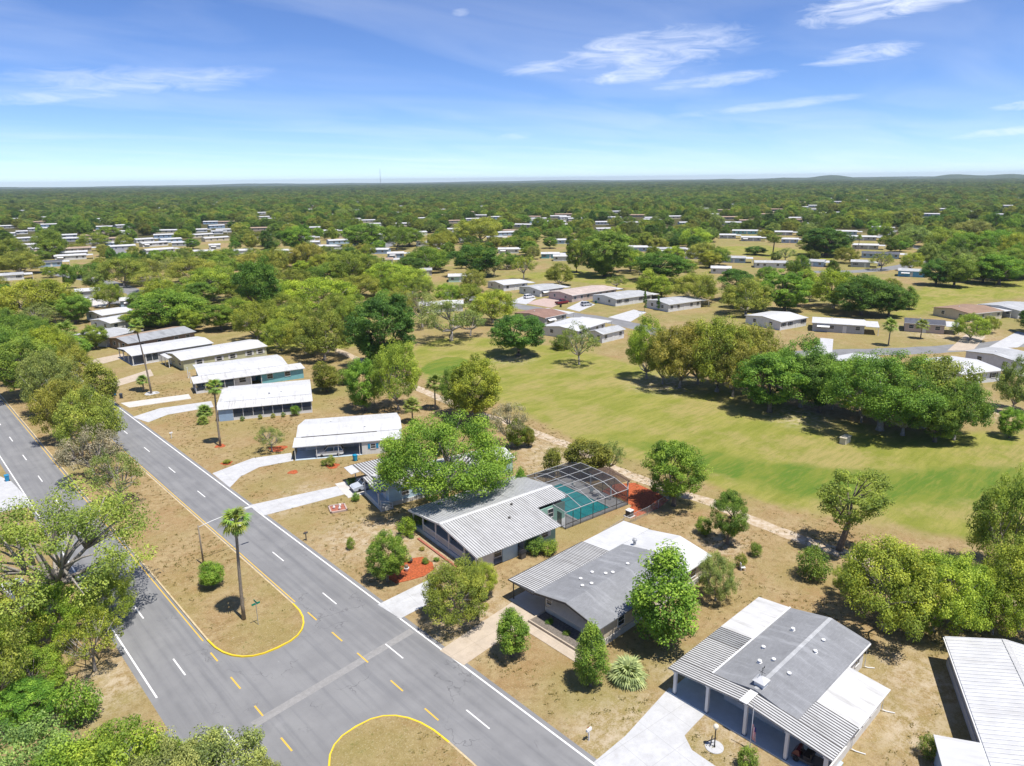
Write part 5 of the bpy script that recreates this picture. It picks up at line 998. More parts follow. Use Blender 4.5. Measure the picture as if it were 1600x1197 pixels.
def make_tree(seed,H,R,base,nclump,perclump,leaf,shape='dome',clr=.20,limbs=6,trunk=.035,gap=.0,lean=0,bark='bark',lobes=9):
    rg=np.random.default_rng(seed); rd=random.Random(seed)
    zc=base+(H-base)*(.42 if shape=='dome' else .5); 
    top=H-zc; bot=zc-base
    LB=unit(rg.normal(size=(lobes,3))*np.array([1,1,.6])); LA=rg.uniform(.12,.38,lobes)
    def env(d):   # radius multiplier by direction: uneven lobes
        m=.80+(np.clip((d@LB.T-.62)/.38,0,1)**1.2*LA).max(1); return m
    cs=[]
    tries=0
    while len(cs)<nclump and tries<nclump*30:
        tries+=1
        d=unit(rg.normal(size=(1,3)))[0]
        if shape=='dome' and d[2]<-.62: continue
        r=rg.uniform(.45,1.0)**.55*env(d[None])[0]
        if shape=='cone': f=(1-.62*max(d[2],-.6)) ; p=np.array([d[0]*R*r*f*.8,d[1]*R*r*f*.8,zc+d[2]*r*(top if d[2]>0 else bot)])
        else: p=np.array([d[0]*R*r,d[1]*R*r,zc+d[2]*r*(top if d[2]>0 else bot)])
        if p[2]>H*1.02 or p[2]<base*.75: continue
        if any(np.linalg.norm((p-q)/np.array([1,1,.8]))<clr*R*.62 for q in cs[-60:]): continue
        cs.append(p)
    cs=np.array(cs); cs[:,0]+=lean*np.clip(cs[:,2]-base,0,None)/max(H-base,.1)
    C=[];Nn=[];S=[];T=[]
    for p in cs:
        n=int(perclump*rg.uniform(.6,1.35)); rad=clr*R*rg.uniform(.75,1.35)
        d=unit(rg.normal(size=(n,3))); rr=rg.uniform(.25,1,n)**.5
        off=d*rr[:,None]*rad*np.array([1,1,.68]); C.append(p+off)
        Nn.append(unit(d*.75+np.array([0,-.12,.85])+rg.normal(size=(n,3))*.45)); S.append(leaf*rg.uniform(.65,1.4,n)); T.append(np.clip(rg.uniform(.15,.85)+rg.normal(size=n)*.16,0,1))
    C=np.concatenate(C); rx=np.hypot(C[:,0]-lean*np.clip(C[:,2]-base,0,None)/max(H-base,.1),C[:,1]); global EXT; EXT=(float(np.percentile(C[:,2],99.7)),float(np.percentile(rx,98)));Nn=np.concatenate(Nn);S=np.concatenate(S);T=np.concatenate(T)
    crown=leafmesh('crown',C,Nn,S,T,M['leaf'])
    tb=MB(); r0=H*trunk
    fork=np.array([lean*.25+rd.uniform(-.03,.03)*H,rd.uniform(-.03,.03)*H,max(base,.12*H)+(.12*H if shape!='dome' else 0)])
    tb.tube([(0,0,-.15),(0,0,.04*H),tuple(fork*.55),tuple(fork)],[r0*1.5,r0*1.05,r0*.9,r0*.72],8)
    order=sorted(range(len(cs)),key=lambda i:rd.random())[:limbs*4]
    mains=[]
    for j,i in enumerate(order):
        q=cs[i]
        if j<limbs:
            mid=fork+(q-fork)*.5+np.array([0,0,-.05*H])+rg.normal(size=3)*.03*R; tb.tube([tuple(fork),tuple(fork+(mid-fork)*.5+np.array([rd.uniform(-.2,.2),rd.uniform(-.2,.2),0])),tuple(mid),tuple(q)],[r0*.62,r0*.46,r0*.32,r0*.10],6); mains.append(mid)
        else:
            s=min(mains,key=lambda m:np.linalg.norm(m-q)); tb.tube([tuple(s),tuple((s+q)/2+np.array([0,0,.02*H])),tuple(q)],[r0*.3,r0*.2,r0*.06],5)
    return crown,tb.mesh('trunk',M[bark],True)
PROTO={}
def proto(kind,args):
    r=make_tree(**args); PROTO.setdefault(kind,[]).append(EXT+r)
for s in range(4): proto('oak',dict(seed=10+s,H=9,R=6,base=.8,nclump=150,perclump=210,leaf=.215,limbs=7,clr=.165,bark='bark_grey',lobes=14))
for s in range(2): proto('oakbig',dict(seed=30+s,H=13,R=10,base=2.6,nclump=200,perclump=300,leaf=.25,limbs=9,trunk=.04,clr=.14,bark='bark_grey',lobes=18))
proto('oakopen',dict(seed=33,H=13,R=10,base=3.6,nclump=120,perclump=230,leaf=.22,limbs=13,trunk=.042,clr=.13,bark='bark_grey',lobes=13,lean=3.5))
for s in range(3): proto('oaksparse',dict(seed=40+s,H=8,R=5,base=1.8,nclump=85,perclump=80,leaf=.22,limbs=9,clr=.155,bark='bark_grey'))
for s in range(4): proto('broad',dict(seed=50+s,H=9,R=4.2,base=1.0,nclump=150,perclump=210,leaf=.20,shape='egg',clr=.19,limbs=5,lobes=13))
for s in range(2): proto('broadbig',dict(seed=60+s,H=12,R=5.5,base=1.2,nclump=210,perclump=260,leaf=.23,shape='egg',clr=.155,limbs=6,lobes=18))
proto('broadtall',dict(seed=70,H=11,R=4.2,base=2.9,nclump=85,perclump=130,leaf=.22,shape='egg',clr=.19,limbs=7,lean=1.4))
for s in range(3): proto('upright',dict(seed=80+s,H=8,R=2.8,base=.5,nclump=100,perclump=150,leaf=.19,shape='cone',clr=.27,limbs=4,trunk=.02))
for s in range(3): proto('bush',dict(seed=90+s,H=2.2,R=1.4,base=.12,nclump=50,perclump=75,leaf=.15,shape='egg',clr=.34,limbs=4,trunk=.02))
for s in range(2): proto('cedar',dict(seed=95+s,H=5,R=2.4,base=.1,nclump=170,perclump=90,leaf=.16,shape='egg',clr=.22,limbs=4,trunk=.02,lobes=5))
proto('pine',dict(seed=99,H=16,R=3.5,base=8.5,nclump=45,perclump=110,leaf=.3,shape='egg',clr=.3,limbs=6,trunk=.018))
proto('cypress',dict(seed=98,H=6,R=.6,base=.1,nclump=60,perclump=60,leaf=.14,shape='cone',clr=.4,limbs=2,trunk=.012))
def frond_mesh(L,seed,n=13,droop=.35,fan=1.15):
    """fan frond: a stalk and leaflets radiating from its end"""
    rd=random.Random(seed); m=MB(); hub=Vector((L*.48,0,.10*L))
    m.beam((0,0,0),hub,.035,.02)
    for i in range(n):
        a=(i/(n-1)-.5)*2*fan*1.35; l=L*(.56-.10*abs(a)/fan)*rd.uniform(.9,1.08)
        d=Vector((math.cos(a),math.sin(a),0)); s=Vector((-d.y,d.x,0)); w=L*.045
        p1=hub+d*l*.55+Vector((0,0,.05*L-.04*abs(a)*L)); p2=hub+d*l+Vector((0,0,-droop*L*.42*rd.uniform(.7,1.3)))
        m.quad(hub-s*w*.3,p1-s*w,p1+s*w,hub+s*w*.3); m.quad(p1-s*w,p2-s*w*.1,p2+s*w*.1,p1+s*w)
    me=m.mesh('frond',M['leaf']); at=me.attributes.new('leaf','FLOAT','FACE'); at.data.foreach_set('value',[rd.uniform(.3,.8) for _ in me.polygons]); return me
FRONDS=[frond_mesh(1.0,s) for s in range(4)]; DEAD=[frond_mesh(1.0,20+s,9,.2,.8) for s in range(2)]
def frond_at(parent,top,L,az,el,seed,col,name='frond',dead=False):
    o=put(name,(DEAD if dead else FRONDS)[seed%2 if dead else seed%4],parent); o.location=top; o.rotation_euler=(0,-el,az); o.scale=(L,L,L); o.color=col+(1,); return o
def palm(x,y,h,L,label,col,n=26,r=.16,z0=0,lean=(0,0),skirt=6,name='palm_tree'):
    rd=random.Random(int(x*10+y)); t=thing(name,label,'palm tree',(x,y,z0))
    pts=[(lean[0]*(k/6)**1.6,lean[1]*(k/6)**1.6,h*k/6-.1*(k==0)) for k in range(7)]
    MB().tube(pts,[r*1.35,r*1.1,r,r*.95,r*.9,r*.88,r*.95],9).build('trunk',M['palm_bark'],t,True)
    top=(pts[-1][0],pts[-1][1],h)
    for i in range(n):
        f=i/n; el=1.25-2.0*f+rd.uniform(-.12,.12); frond_at(t,top,L*rd.uniform(.88,1.1),i*2.4+rd.uniform(-.2,.2),el,i,tuple(c*rd.uniform(.8,1.25) for c in col))
    for i in range(skirt): frond_at(t,(top[0],top[1],h-.25),L*.75,i*2*math.pi/max(skirt,1)+.3,-1.25,i,(.22,.16,.08),'dead_frond',True)
    return t
def palm_crown_mesh(n,L,seed):
    """small palm seen from far: all fronds of its crown in one mesh"""
    rd=random.Random(seed); m=MB()
    for i in range(n):
        src=FRONDS[i%4]; el=1.25-2.0*i/n; az=i*2.4; R_=Matrix.Rotation(az,3,'Z')@Matrix.Rotation(-el,3,'Y'); k=len(m.v); s=L*rd.uniform(.85,1.1)
        m.v+=[tuple(R_@(v.co*s)) for v in src.vertices]; m.f+=[tuple(k+j for j in p.vertices) for p in src.polygons]
    me=m.mesh('crown',M['leaf']); at=me.attributes.new('leaf','FLOAT','FACE'); at.data.foreach_set('value',[rd.uniform(.2,.85) for _ in me.polygons]); return me
PALMC=[palm_crown_mesh(24,2.0,s) for s in range(3)]
FANC=[palm_crown_mesh(40,2.2,s+5) for s in range(2)]
PTR=MB().tube([(0,0,-.1),(0,0,.5),(0,0,1)],[.2,.15,.17],8).mesh('trunk',M['palm_bark'],True)
CATW=dict(bush='shrub',cedar='shrub',pine='pine tree',cypress='cypress tree',sabal='palm tree',fan='palm')
NAMEW=dict(oak='oak_tree',oakbig='oak_tree',oakopen='oak_tree',oaksparse='oak_tree',broad='broadleaf_tree',broadbig='broadleaf_tree',broadtall='broadleaf_tree',upright='young_tree',bush='shrub',cedar='cedar',pine='pine_tree',cypress='cypress_tree',sabal='cabbage_palm',fan='fan_palm')
rt=random.Random(11)
def plant(kind,x,y,h,r,col,label,group=None,z0=0,jit=.10):
    t=thing(NAMEW[kind],label,CATW.get(kind,'tree'),(x,y,z0),(-.75 if kind=='oakopen' else rt.uniform(0,6.28)),group); c=LEAFC[col]; k=[1+rt.uniform(-jit,jit) for _ in range(2)]; c=(c[0]*k[0],c[1]*k[1],c[2],1)
    if kind in('sabal','fan'):
        L=r/2.0; hh=max(h-L*1.2,.3) if kind=='sabal' else .35
        put('trunk',PTR,t,scale=(1,1,hh)); o=put('crown',rt.choice(PALMC if kind=='sabal' else FANC),t,loc=(0,0,hh),scale=(L,L,L)); o.color=c; return t
    H0,R0,cm,tm=rt.choice(PROTO[kind]); s=(r/R0/.97,r/R0/.97,h/H0)
    o=put('crown',cm,t,scale=s); o.color=c; put('trunk',tm,t,scale=s); return t
for kind,x,y,h,r,col,label in TREES: plant(kind,x,y,h,r,col,label,z0=.12 if (19.6<x<28.8 and (y>63 or y<44)) else 0)
# three tall fan palms
palm(23.7,68.1,11.4,1.75,'tall slim fan palm on the median tip beside the street sign',LEAFC['palm'],30,.17,.125,(.35,-.25),5)
palm(42.4,122.2,10.8,1.7,'tall fan palm with red mulch ring before the screened porch house',LEAFC['palm'],26,.17,0,(.3,.2),5)
palm(44.2,166.0,15.2,1.9,'tallest fan palm rising over the far white carport roof',LEAFC['palm'],26,.18,0,(-.8,.9),8)
# trees of the near suburb that the survey above leaves out: fill the gaps between the homes
HS=[(h[0],h[1],max(h[3],h[4])*.5+3) for h in MID_HOUSES]
def clear(x,y,r):
    if x<40 and y<320: return False
    for hx,hy,hr in HS:
        d=math.hypot(x-hx,y-hy); 
        if d<hr+r*.5: return False
        # keep the side of each home that faces the viewpoint open
        L=math.hypot(hx,hy); t=(x*hx+y*hy)/L
        if L-L*.10<t<L and abs(x*hy-y*hx)/L<hr*.75: return False
    for k,pl in PATHS.items():
        for (a,b_) in pl:
            if math.hypot(x-a,y-b_)<r+6: return False
    q=np.array([[x,y]])
    for k in('fairway','fair2','fair3','fair4','fair5'):
        if inpoly(q,ZONES[k])[0] or polydist(q,ZONES[k])[0]<r+2: return False
    return True
CW=dict(olive='olive',yg='yellow green',mid='mid green',dark='dark green',brown='brownish',grey2='grey green',bright='bright green'); USED=set()
PL=[(t_[1],t_[2],t_[4]) for t_ in TREES]; nfill=0; tries=0
while nfill<150 and tries<9000:
    tries+=1; d=rt.uniform(255,560); a=rt.uniform(.08,1.46); x,y=d*math.cos(a),d*math.sin(a); r=rt.uniform(3.5,6.5)
    if not clear(x,y,r) or any(math.hypot(x-p[0],y-p[1])<(r+p[2])*.75 for p in PL): continue
    kind=rt.choice(['oak','oak','oak','broad','broad','oaksparse']); col=rt.choice(['olive','yg','mid','dark','brown','grey2','bright','olive'])
    near_h=min(MID_HOUSES,key=lambda h:math.hypot(h[0]-x,h[1]-y)); lab=None
    for c2 in [col]+list(CW):
        for rel in (['behind','beside'] if math.hypot(x,y)>math.hypot(near_h[0],near_h[1]) else ['before','beside']):
            l2='%s %s %s the %s'%(CW[c2],{'oak':'oak','broad':'tree','oaksparse':'thin oak'}[kind],rel,near_h[7]); l2=' '.join(l2.split()[:16])
            if lab is None and l2 not in USED: lab=l2; col=c2
    if lab is None: continue
    USED.add(lab); plant(kind,x,y,r*rt.uniform(1.2,1.75),r,col,lab,'trees between the mid-distance homes'); PL.append((x,y,r)); nfill+=1
# the wooded plain out to the horizon: nobody could count it
rf=np.random.default_rng(5); pts=[]; 
FH=np.array([(x,y,14.) for x,y in FAR_ROOFS]+[(h[0],h[1],14.) for h in MID_HOUSES])
PA=np.array([(p[0],p[1],p[2]) for p in PL])
allpath=np.array([p for k in PATHS for p in PATHS[k]])
r=330.
while r<8200:
    s=6.2+r*.0052; n=int(1.78*r/s); a=rf.uniform(0,1.78/n)+np.linspace(-.07,1.70,n)+rf.normal(size=n)*.28*s/r; rr=r+rf.normal(size=n)*.33*s
    q=np.stack([rr*np.cos(a),rr*np.sin(a)],1); pts.append(np.column_stack([q,np.full(n,s)])); r+=s*.92
PT=np.concatenate(pts); D=np.hypot(PT[:,0],PT[:,1]); keep=np.ones(len(PT),bool)
for k in ('fairway','fair2','fair3','fair4','fair5'):
    near=D<700; q=PT[near,:2]; keep[near]&=~(inpoly(q,ZONES[k])|(polydist(q,ZONES[k])<6))
near=D<1700
for hx,hy,hr in FH:
    L=math.hypot(hx,hy); q=PT[:,:2]; tt=(q[:,0]*hx+q[:,1]*hy)/L; cc=np.abs(q[:,0]*hy-q[:,1]*hx)/L
    keep&=~((np.hypot(q[:,0]-hx,q[:,1]-hy)<hr+2)|((tt>L-L*.11)&(tt<L)&(cc<hr*.8)))
for p in PA:
    keep&=np.hypot(PT[:,0]-p[0],PT[:,1]-p[1])>p[2]*.8
for p in allpath: keep&=np.hypot(PT[:,0]-p[0],PT[:,1]-p[1])>11
keep&=~((PT[:,0]<42)&(PT[:,1]<420))
dens=np.clip((D-310)/800,.05,.72)+np.clip((D-900)/700,0,.35); 
open_=np.sin(PT[:,0]*.021+1.3)*np.sin(PT[:,1]*.017+.4)+.5*np.sin(PT[:,0]*.006+PT[:,1]*.009)
keep&=(rf.uniform(size=len(PT))<dens*np.where((open_>.75)&(D<1500),.45,1.))
PT=PT[keep]; D=D[keep]; n=len(PT)
fm=bpy.data.meshes.new('forest'); fm.vertices.add(n); fm.vertices.foreach_set('co',np.column_stack([PT[:,:2],np.full(n,-.6)]).astype(np.float32).ravel())
sx=PT[:,2]*rf.uniform(.38,.72,n)/5.0; hz=np.clip(rf.normal(9.5,2.2,n),5,16)*np.where(D>2500,1.15,1.)
FP=[PROTO['oak'][0],PROTO['oak'][1],PROTO['broad'][0],PROTO['broad'][1]]
ki=rf.integers(0,4,n); scl=np.column_stack([sx,sx,np.array([hz[i]/FP[k][0] for i,k in enumerate(ki)])])
pal=np.array([LEAFC[k] for k in('olive','mid','mid','dark','brown','yg','grey2','bright')])
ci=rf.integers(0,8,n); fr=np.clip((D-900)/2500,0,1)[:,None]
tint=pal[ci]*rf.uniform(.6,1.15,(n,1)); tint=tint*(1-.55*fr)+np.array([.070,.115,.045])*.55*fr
for nm,ty,v in(('scl','FLOAT_VECTOR',scl),('rot','FLOAT',rf.uniform(0,6.28,n)),('ki','INT',ki)):
    at=fm.attributes.new(nm,ty,'POINT'); at.data.foreach_set('vector' if ty=='FLOAT_VECTOR' else 'value',v.astype(np.int32 if ty=='INT' else np.float32).ravel())
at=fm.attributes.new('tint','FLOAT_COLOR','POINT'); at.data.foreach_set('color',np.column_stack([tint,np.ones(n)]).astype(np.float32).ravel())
fo=put('forest',fm,kind='stuff',label='wooded plain of mixed oaks and pines stretching to the horizon',cat='forest')
crown_src={}
for o in COL.objects:
    if o.name.startswith('crown'):
        for k,p in enumerate(FP):
            if o.data==p[2] and k not in crown_src: crown_src[k]=o
ng=bpy.data.node_groups.new('forest_scatter','GeometryNodeTree'); ng.interface.new_socket('Geometry',in_out='INPUT',socket_type='NodeSocketGeometry'); ng.interface.new_socket('Geometry',in_out='OUTPUT',socket_type='NodeSocketGeometry')
gi=ng.nodes.new('NodeGroupInput'); go=ng.nodes.new('NodeGroupOutput'); jn=ng.nodes.new('GeometryNodeJoinGeometry')
def attr(nm,dt):
    a=ng.nodes.new('GeometryNodeInputNamedAttribute'); a.data_type=dt; a.inputs['Name'].default_value=nm; return a.outputs[0]
for k,src in crown_src.items():
    oi=ng.nodes.new('GeometryNodeObjectInfo'); oi.inputs['Object'].default_value=src; oi.transform_space='ORIGINAL'
    cp=ng.nodes.new('FunctionNodeCompare'); cp.data_type='INT'; cp.operation='EQUAL'; cp.inputs[3].default_value=k; ng.links.new(attr('ki','INT'),cp.inputs[2])
    ip=ng.nodes.new('GeometryNodeInstanceOnPoints'); ng.links.new(gi.outputs[0],ip.inputs['Points']); ng.links.new(cp.outputs[0],ip.inputs['Selection']); ng.links.new(oi.outputs['Geometry'],ip.inputs['Instance'])
    cx_=ng.nodes.new('ShaderNodeCombineXYZ'); ng.links.new(attr('rot','FLOAT'),cx_.inputs[2]); ng.links.new(cx_.outputs[0],ip.inputs['Rotation']); ng.links.new(attr('scl','FLOAT_VECTOR'),ip.inputs['Scale'])
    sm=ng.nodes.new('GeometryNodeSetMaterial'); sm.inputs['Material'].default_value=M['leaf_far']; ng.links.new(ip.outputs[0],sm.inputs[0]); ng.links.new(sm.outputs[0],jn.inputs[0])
ng.links.new(jn.outputs[0],go.inputs[0])
md=fo.modifiers.new('scatter','NODES'); md.node_group=ng
print('forest',n,'fill',nfill)
# ------------------------------------------------ pool, vehicles, small things
A3=math.radians(-5.5)
def l3(x,y,z=0): c,s=math.cos(A3),math.sin(A3); return (47.3+c*x-s*y,57.2+s*x+c*y,z)
# swimming pool set in a pale deck
t=thing('swimming_pool','turquoise swimming pool in a pale deck inside the screen cage','pool',(47.3,57.2,0),A3)
d=MB(); px0,px1,py0,py1=18.9,25.0,3.3,13.8
d.box(16.0,px0,2.5,15,0,.14).box(px1,27.9,2.5,15,0,.14).box(px0,px1,2.5,py0,0,.14).box(px0,px1,py1,15,0,.14); d.build('deck',M['concrete_white'],t)
box(t,'coping','white',px0-.3,px0,py0-.3,py1+.3,.142,.18); box(t,'coping','white',px1,px1+.3,py0-.3,py1+.3,.142,.18); box(t,'coping','white',px0,px1,py0-.3,py0,.142,.18); box(t,'coping','white',px0,px1,py1,py1+.3,.142,.18)
box(t,'water','water',px0,px1,py0,py1,0,.07)
# screen cage
t=thing('pool_cage','dark mesh pool cage with pale aluminium beams behind the ribbed roof','pool cage',(47.3,57.2,0),A3)
M['alu']=plain('aluminium',(.42,.42,.42),.5,.1)
fx=[15.9,18.6,20.9,23.2,25.5,27.8]; ycl=[2.4,5.2,7.6,10.0,12.4,15.1]; zc_=[2.5,3.3,3.35,3.35,3.3,2.5]
def bm(a,b,w=.07,mat='alu',nm='beam'): MB().beam(a,b,w).build(nm,M[mat],t)
for x in fx[1:]:
    for i in range(5): bm((x,ycl[i],zc_[i]),(x,ycl[i+1],zc_[i+1]))
for i,y in enumerate(ycl): bm((fx[1] if i else fx[0],y,zc_[i]),(fx[-1],y,zc_[i]))
bm((fx[0],2.4,2.5),(fx[0],5.2,2.7)); bm((fx[0],5.2,2.7),(fx[1],5.2,3.3))
for x in fx+[17.2]: bm((x,2.4,0),(x,2.4,2.5),.06,'bronze','upright')
for y,z in zip(ycl[1:],zc_[1:]): bm((fx[-1],y,0),(fx[-1],y,z),.06,'bronze','upright')
for x in fx[1:-1]: bm((x,15.1,0),(x,15.1,2.5),.06,'bronze','upright')
bm((fx[0],2.4,.75),(fx[-1],2.4,.75),.05,'bronze','rail'); bm((fx[-1],2.4,.75),(fx[-1],15.1,.75),.05,'bronze','rail')
def panel(*p,mat='cage_screen'): MB().quad(*p).build('screen_panel',M[mat],t)
for a,b_ in zip(fx[1:],fx[2:]):
    for i in range(5): panel((a,ycl[i],zc_[i]),(b_,ycl[i],zc_[i]),(b_,ycl[i+1],zc_[i+1]),(a,ycl[i+1],zc_[i+1]))
    panel((a,15.1,0),(b_,15.1,0),(b_,15.1,2.5),(a,15.1,2.5))
M['kick_screen']=screenmat('kick_screen',(.10,.10,.10),.62)
for a,b_ in zip(fx,fx[1:]): panel((a,2.4,.75),(b_,2.4,.75),(b_,2.4,2.5),(a,2.4,2.5)); panel((a,2.4,.05),(b_,2.4,.05),(b_,2.4,.75),(a,2.4,.75),mat='kick_screen')
panel((fx[0],2.4,2.5),(fx[1],2.4,2.5),(fx[1],5.2,3.3),(fx[0],5.2,2.7))
for i in range(5): panel((27.8,ycl[i],0),(27.8,ycl[i+1],0),(27.8,ycl[i+1],zc_[i+1]),(27.8,ycl[i],zc_[i]))
MB().box(15.85,15.9,3.2,4.1,.1,2.1).build('cage_door',M['kick_screen'],t)
# patio things inside the cage
def chair_mesh():
    m=MB(); 
    for x in(-.25,.25):
        for y in(-.25,.25): m.box(x-.02,x+.02,y-.02,y+.02,0,.42 if y<0 else .9)
    m.box(-.28,.28,-.28,.28,.42,.46).box(-.27,.27,.24,.28,.5,.9); return m
def patio_chair(x,y,rz,z,label,mat):
    t=thing('patio_chair',label,'chair',(x,y,z),rz); box(t,'seat',mat,-.28,.28,-.28,.28,.40,.47); box(t,'backrest',mat,-.27,.27,.25,.29,.5,.95)
    for xx in(-.25,.25):
        for yy in(-.25,.25): box(t,'leg','white',xx-.02,xx+.02,yy-.02,yy+.02,0,.40 if yy<0 else .95)
for k,(x,y,r_,w_) in enumerate(((25.9,6.0,.4,'pale patio chair on the pool deck nearest the mulch yard'),(26.3,8.2,2.0,'pale patio chair on the pool deck beside the round table'),(25.8,11.6,1.2,'pale patio chair at the back of the pool deck'))):
    p=l3(x,y); patio_chair(p[0],p[1],r_,.14,w_,'white')
p=l3(26.2,7.2); t=thing('patio_table','round patio table on the pool deck behind the mesh','table',(p[0],p[1],.14)); MB().lathe([(.5,.68),(.5,.72)],16).build('table_top',M['white'],t); MB().lathe([(.3,0),(.05,.05),(.05,.68)],10).build('pedestal',M['white'],t)
for yy,w_ in((5.2,'dark porch chair behind the railing near the drive'),(8.2,'dark porch chair behind the middle of the railing')):
    p=l3(1.9,yy); patio_chair(p[0],p[1],A3+1.57,.55,w_,'dark')
# pergola, mulch yard, fence, pump unit
t=thing('pergola','slatted brown pergola beside the pool cage over red mulch','pergola',(76.6,61.6,0),math.radians(-15))
M['wood']=plain('weathered_wood',(.16,.11,.085),.9,.3,3.0)
for x in(-1.5,1.5):
    for y in(-2.6,2.6): box(t,'post','white',x-.08,x+.08,y-.08,y+.08,0,2.45)
for x in(-1.55,1.55): box(t,'beam','wood',x-.06,x+.06,-2.9,2.9,2.45,2.62)
for k in range(17): box(t,'slat','wood',-1.9,1.9,-2.8+k*.35-.05,-2.8+k*.35+.05,2.63,2.72)
def patch(name,pts,mat,z,h=None,label=None):
    pts=pts if sum((pts[j-1][0]*pts[j][1]-pts[j][0]*pts[j-1][1]) for j in range(len(pts)))>0 else pts[::-1]
    return MB().hexa([(x,y,-.04) for x,y in pts],[(x,y,z) for x,y in pts]).build(name,M[mat],kind='structure')
def blob(cx,cy,r,n=18,seed=0,e=.14):
    rd=random.Random(seed); ph=rd.uniform(0,6); return [(cx+r*(1+e*math.sin(3*a+ph)+e*.6*math.sin(5*a+2*ph))*math.cos(a),cy+r*(1+e*math.sin(3*a+ph)+e*.6*math.sin(5*a+2*ph))*math.sin(a)) for a in (2*math.pi*k/n for k in range(n))]
patch('mulch_yard',[(75.6,62.5),(79.5,62.8),(82.1,61.0),(81.6,56.5),(80.6,53.8),(77.4,53.2),(72,54.0),(73.4,55.6),(75.4,56.4),(76.2,59)],'mulch_red',.02)
patch('mulch_bed',[(39.5,64.4),(41.4,65.9),(43.5,66.5),(45.3,65.6),(45.4,63.6),(44.6,62.2),(42.8,61.8),(41.2,62.2),(39.5,62.8)],'mulch_red',.05)
for i,(x,y,r) in enumerate(((42.4,122.2,.9),(40.0,113.4,.9),(46.2,102.0,.8),(52.1,99.8,1.1),(49.2,113.7,1.5))): patch('mulch_ring',blob(x,y,r,16,i),'mulch_red',.03)
patch('stone_ring',blob(44.3,166.2,1.5,16,9),'concrete_white',.03)
def fence(name,label,pts,h=1.25,step=2.2):
    t=thing(name,label,'fence',(pts[0][0],pts[0][1],0)); o=Vector((pts[0][0],pts[0][1],0))
    for a,b_ in zip(pts,pts[1:]):
        a=Vector((a[0],a[1],0))-o; b_=Vector((b_[0],b_[1],0))-o; n=max(1,int((b_-a).length/step))
        for k in range(n+1): p=a+(b_-a)*k/n; MB().lathe([(.03,0),(.03,h)],7,(p.x,p.y)).build('fence_post',M['galv'],t)
        MB().beam(a+Vector((0,0,h)),b_+Vector((0,0,h)),.035).build('top_rail',M['galv'],t)
        MB().quad(a+Vector((0,0,.05)),b_+Vector((0,0,.05)),b_+Vector((0,0,h)),a+Vector((0,0,h))).build('mesh_panel',M['chain'],t)
M['chain']=screenmat('chain_link',(.35,.35,.36),.22)
fence('chain_link_fence','chain link fence enclosing the red mulch yard',[(69.7,53.3),(74.5,53.0),(80.4,53.5),(82.4,57)])
fence('chain_link_fence','chain link fence between the green walled home and the white roof',[(55.5,52.6),(62.5,52.6),(69.5,53.2)])
t=thing('pump_unit','dark pump unit with white cap beside the chain link fence','pump',(72.6,54.6,0)); box(t,'casing','dark',-.4,.4,-.4,.4,0,.85); box(t,'cap','white',-.44,.44,-.44,.44,.85,.95); box(t,'pad','concrete',-.6,.6,-.6,.6,0,.08)
# planters and pots
t=thing('raised_bed','square raised bed edged with pink pavers on the bare lawn','garden bed',(44.6,85.0,0),math.radians(-20))
for k in range(4):
    o=MB().box(-1.2,1.2,1.0,1.2,0,.25).build('edging',M['concrete_pink'],t,rotz=k*math.pi/2)
box(t,'soil','brick',-1.0,1.0,-1.0,1.0,0,.1)
for k,(x,y) in enumerate(((.4,.4),(-.5,.1),(.2,-.5))): MB().lathe([(.12,.1),(.2,.35),(.1,.55),(.02,.62)],8,(x,y)).build('ornament',M['white'],t)
for x,y,l in((42.0,64.2,'white pot standing on the red mulch bed'),(43.4,65.4,'dark pot standing on the red mulch bed')):
    t=thing('flower_pot',l,'pot',(x,y,.05)); MB().lathe([(.16,0),(.28,.35),(.31,.35),(.31,.42)],12).build('pot',M['white' if 'white' in l else 'dark'],t); MB().lathe([(.05,.4),(.25,.55),(.18,.75),(.02,.85)],8).build('plant',M['bark'],t)
plant('bush',44.6,64.0,.8,.5,'mid','small leafy plant at the house side of the red mulch bed')
plant('bush',52.0,99.9,2.0,.8,'brown','reddish small tree in a mulch ring before the carport SUV'); plant('bush',40.0,113.4,.6,.7,'yg','low plant in the red mulch ring by the curving drive'); plant('bush',51.2,101.0,1.0,.6,'mid','low green shrub beside the reddish small tree')
plant('bush',50.4,91.0,1.2,.8,'dark','dark shrub by the carport post of the pale blue house'); plant('bush',47.9,85.6,1.3,.7,'bright','leafy shrub beside the stair of the pale blue house')
for k,(x,y) in enumerate(((48.5,70.5),(47.6,67.0),(47.3,63.6))): plant('bush',x-1.3,y,.5,.4,['mid','brown','bright'][k],['first','second','third'][k]+' low plant along the porch railing, counted from the oak')
for k,(x,y) in enumerate(((46.9,40.2),(46.7,42.5),(46.8,45.0))): plant('bush',x,y,.5,.45,'mid',['right hand','middle','left hand'][k]+' low plant in the gravel bed under the beige awning')
def porch_plants():
    a=math.radians(-26); c,s=math.cos(a),math.sin(a)
    for k,x in enumerate((4.6,8.0,10.4,12.3,14.6)): plant('bush',47.1+c*x+s*.7,135.6+s*x-c*.7,1.0 if k!=4 else 2.2,.5 if k!=4 else 1.0,['mid','olive','brown','mid','bright'][k],['first','second','third','fourth','fifth'][k]+' shrub along the screened porch, counted from the palm')
porch_plants()
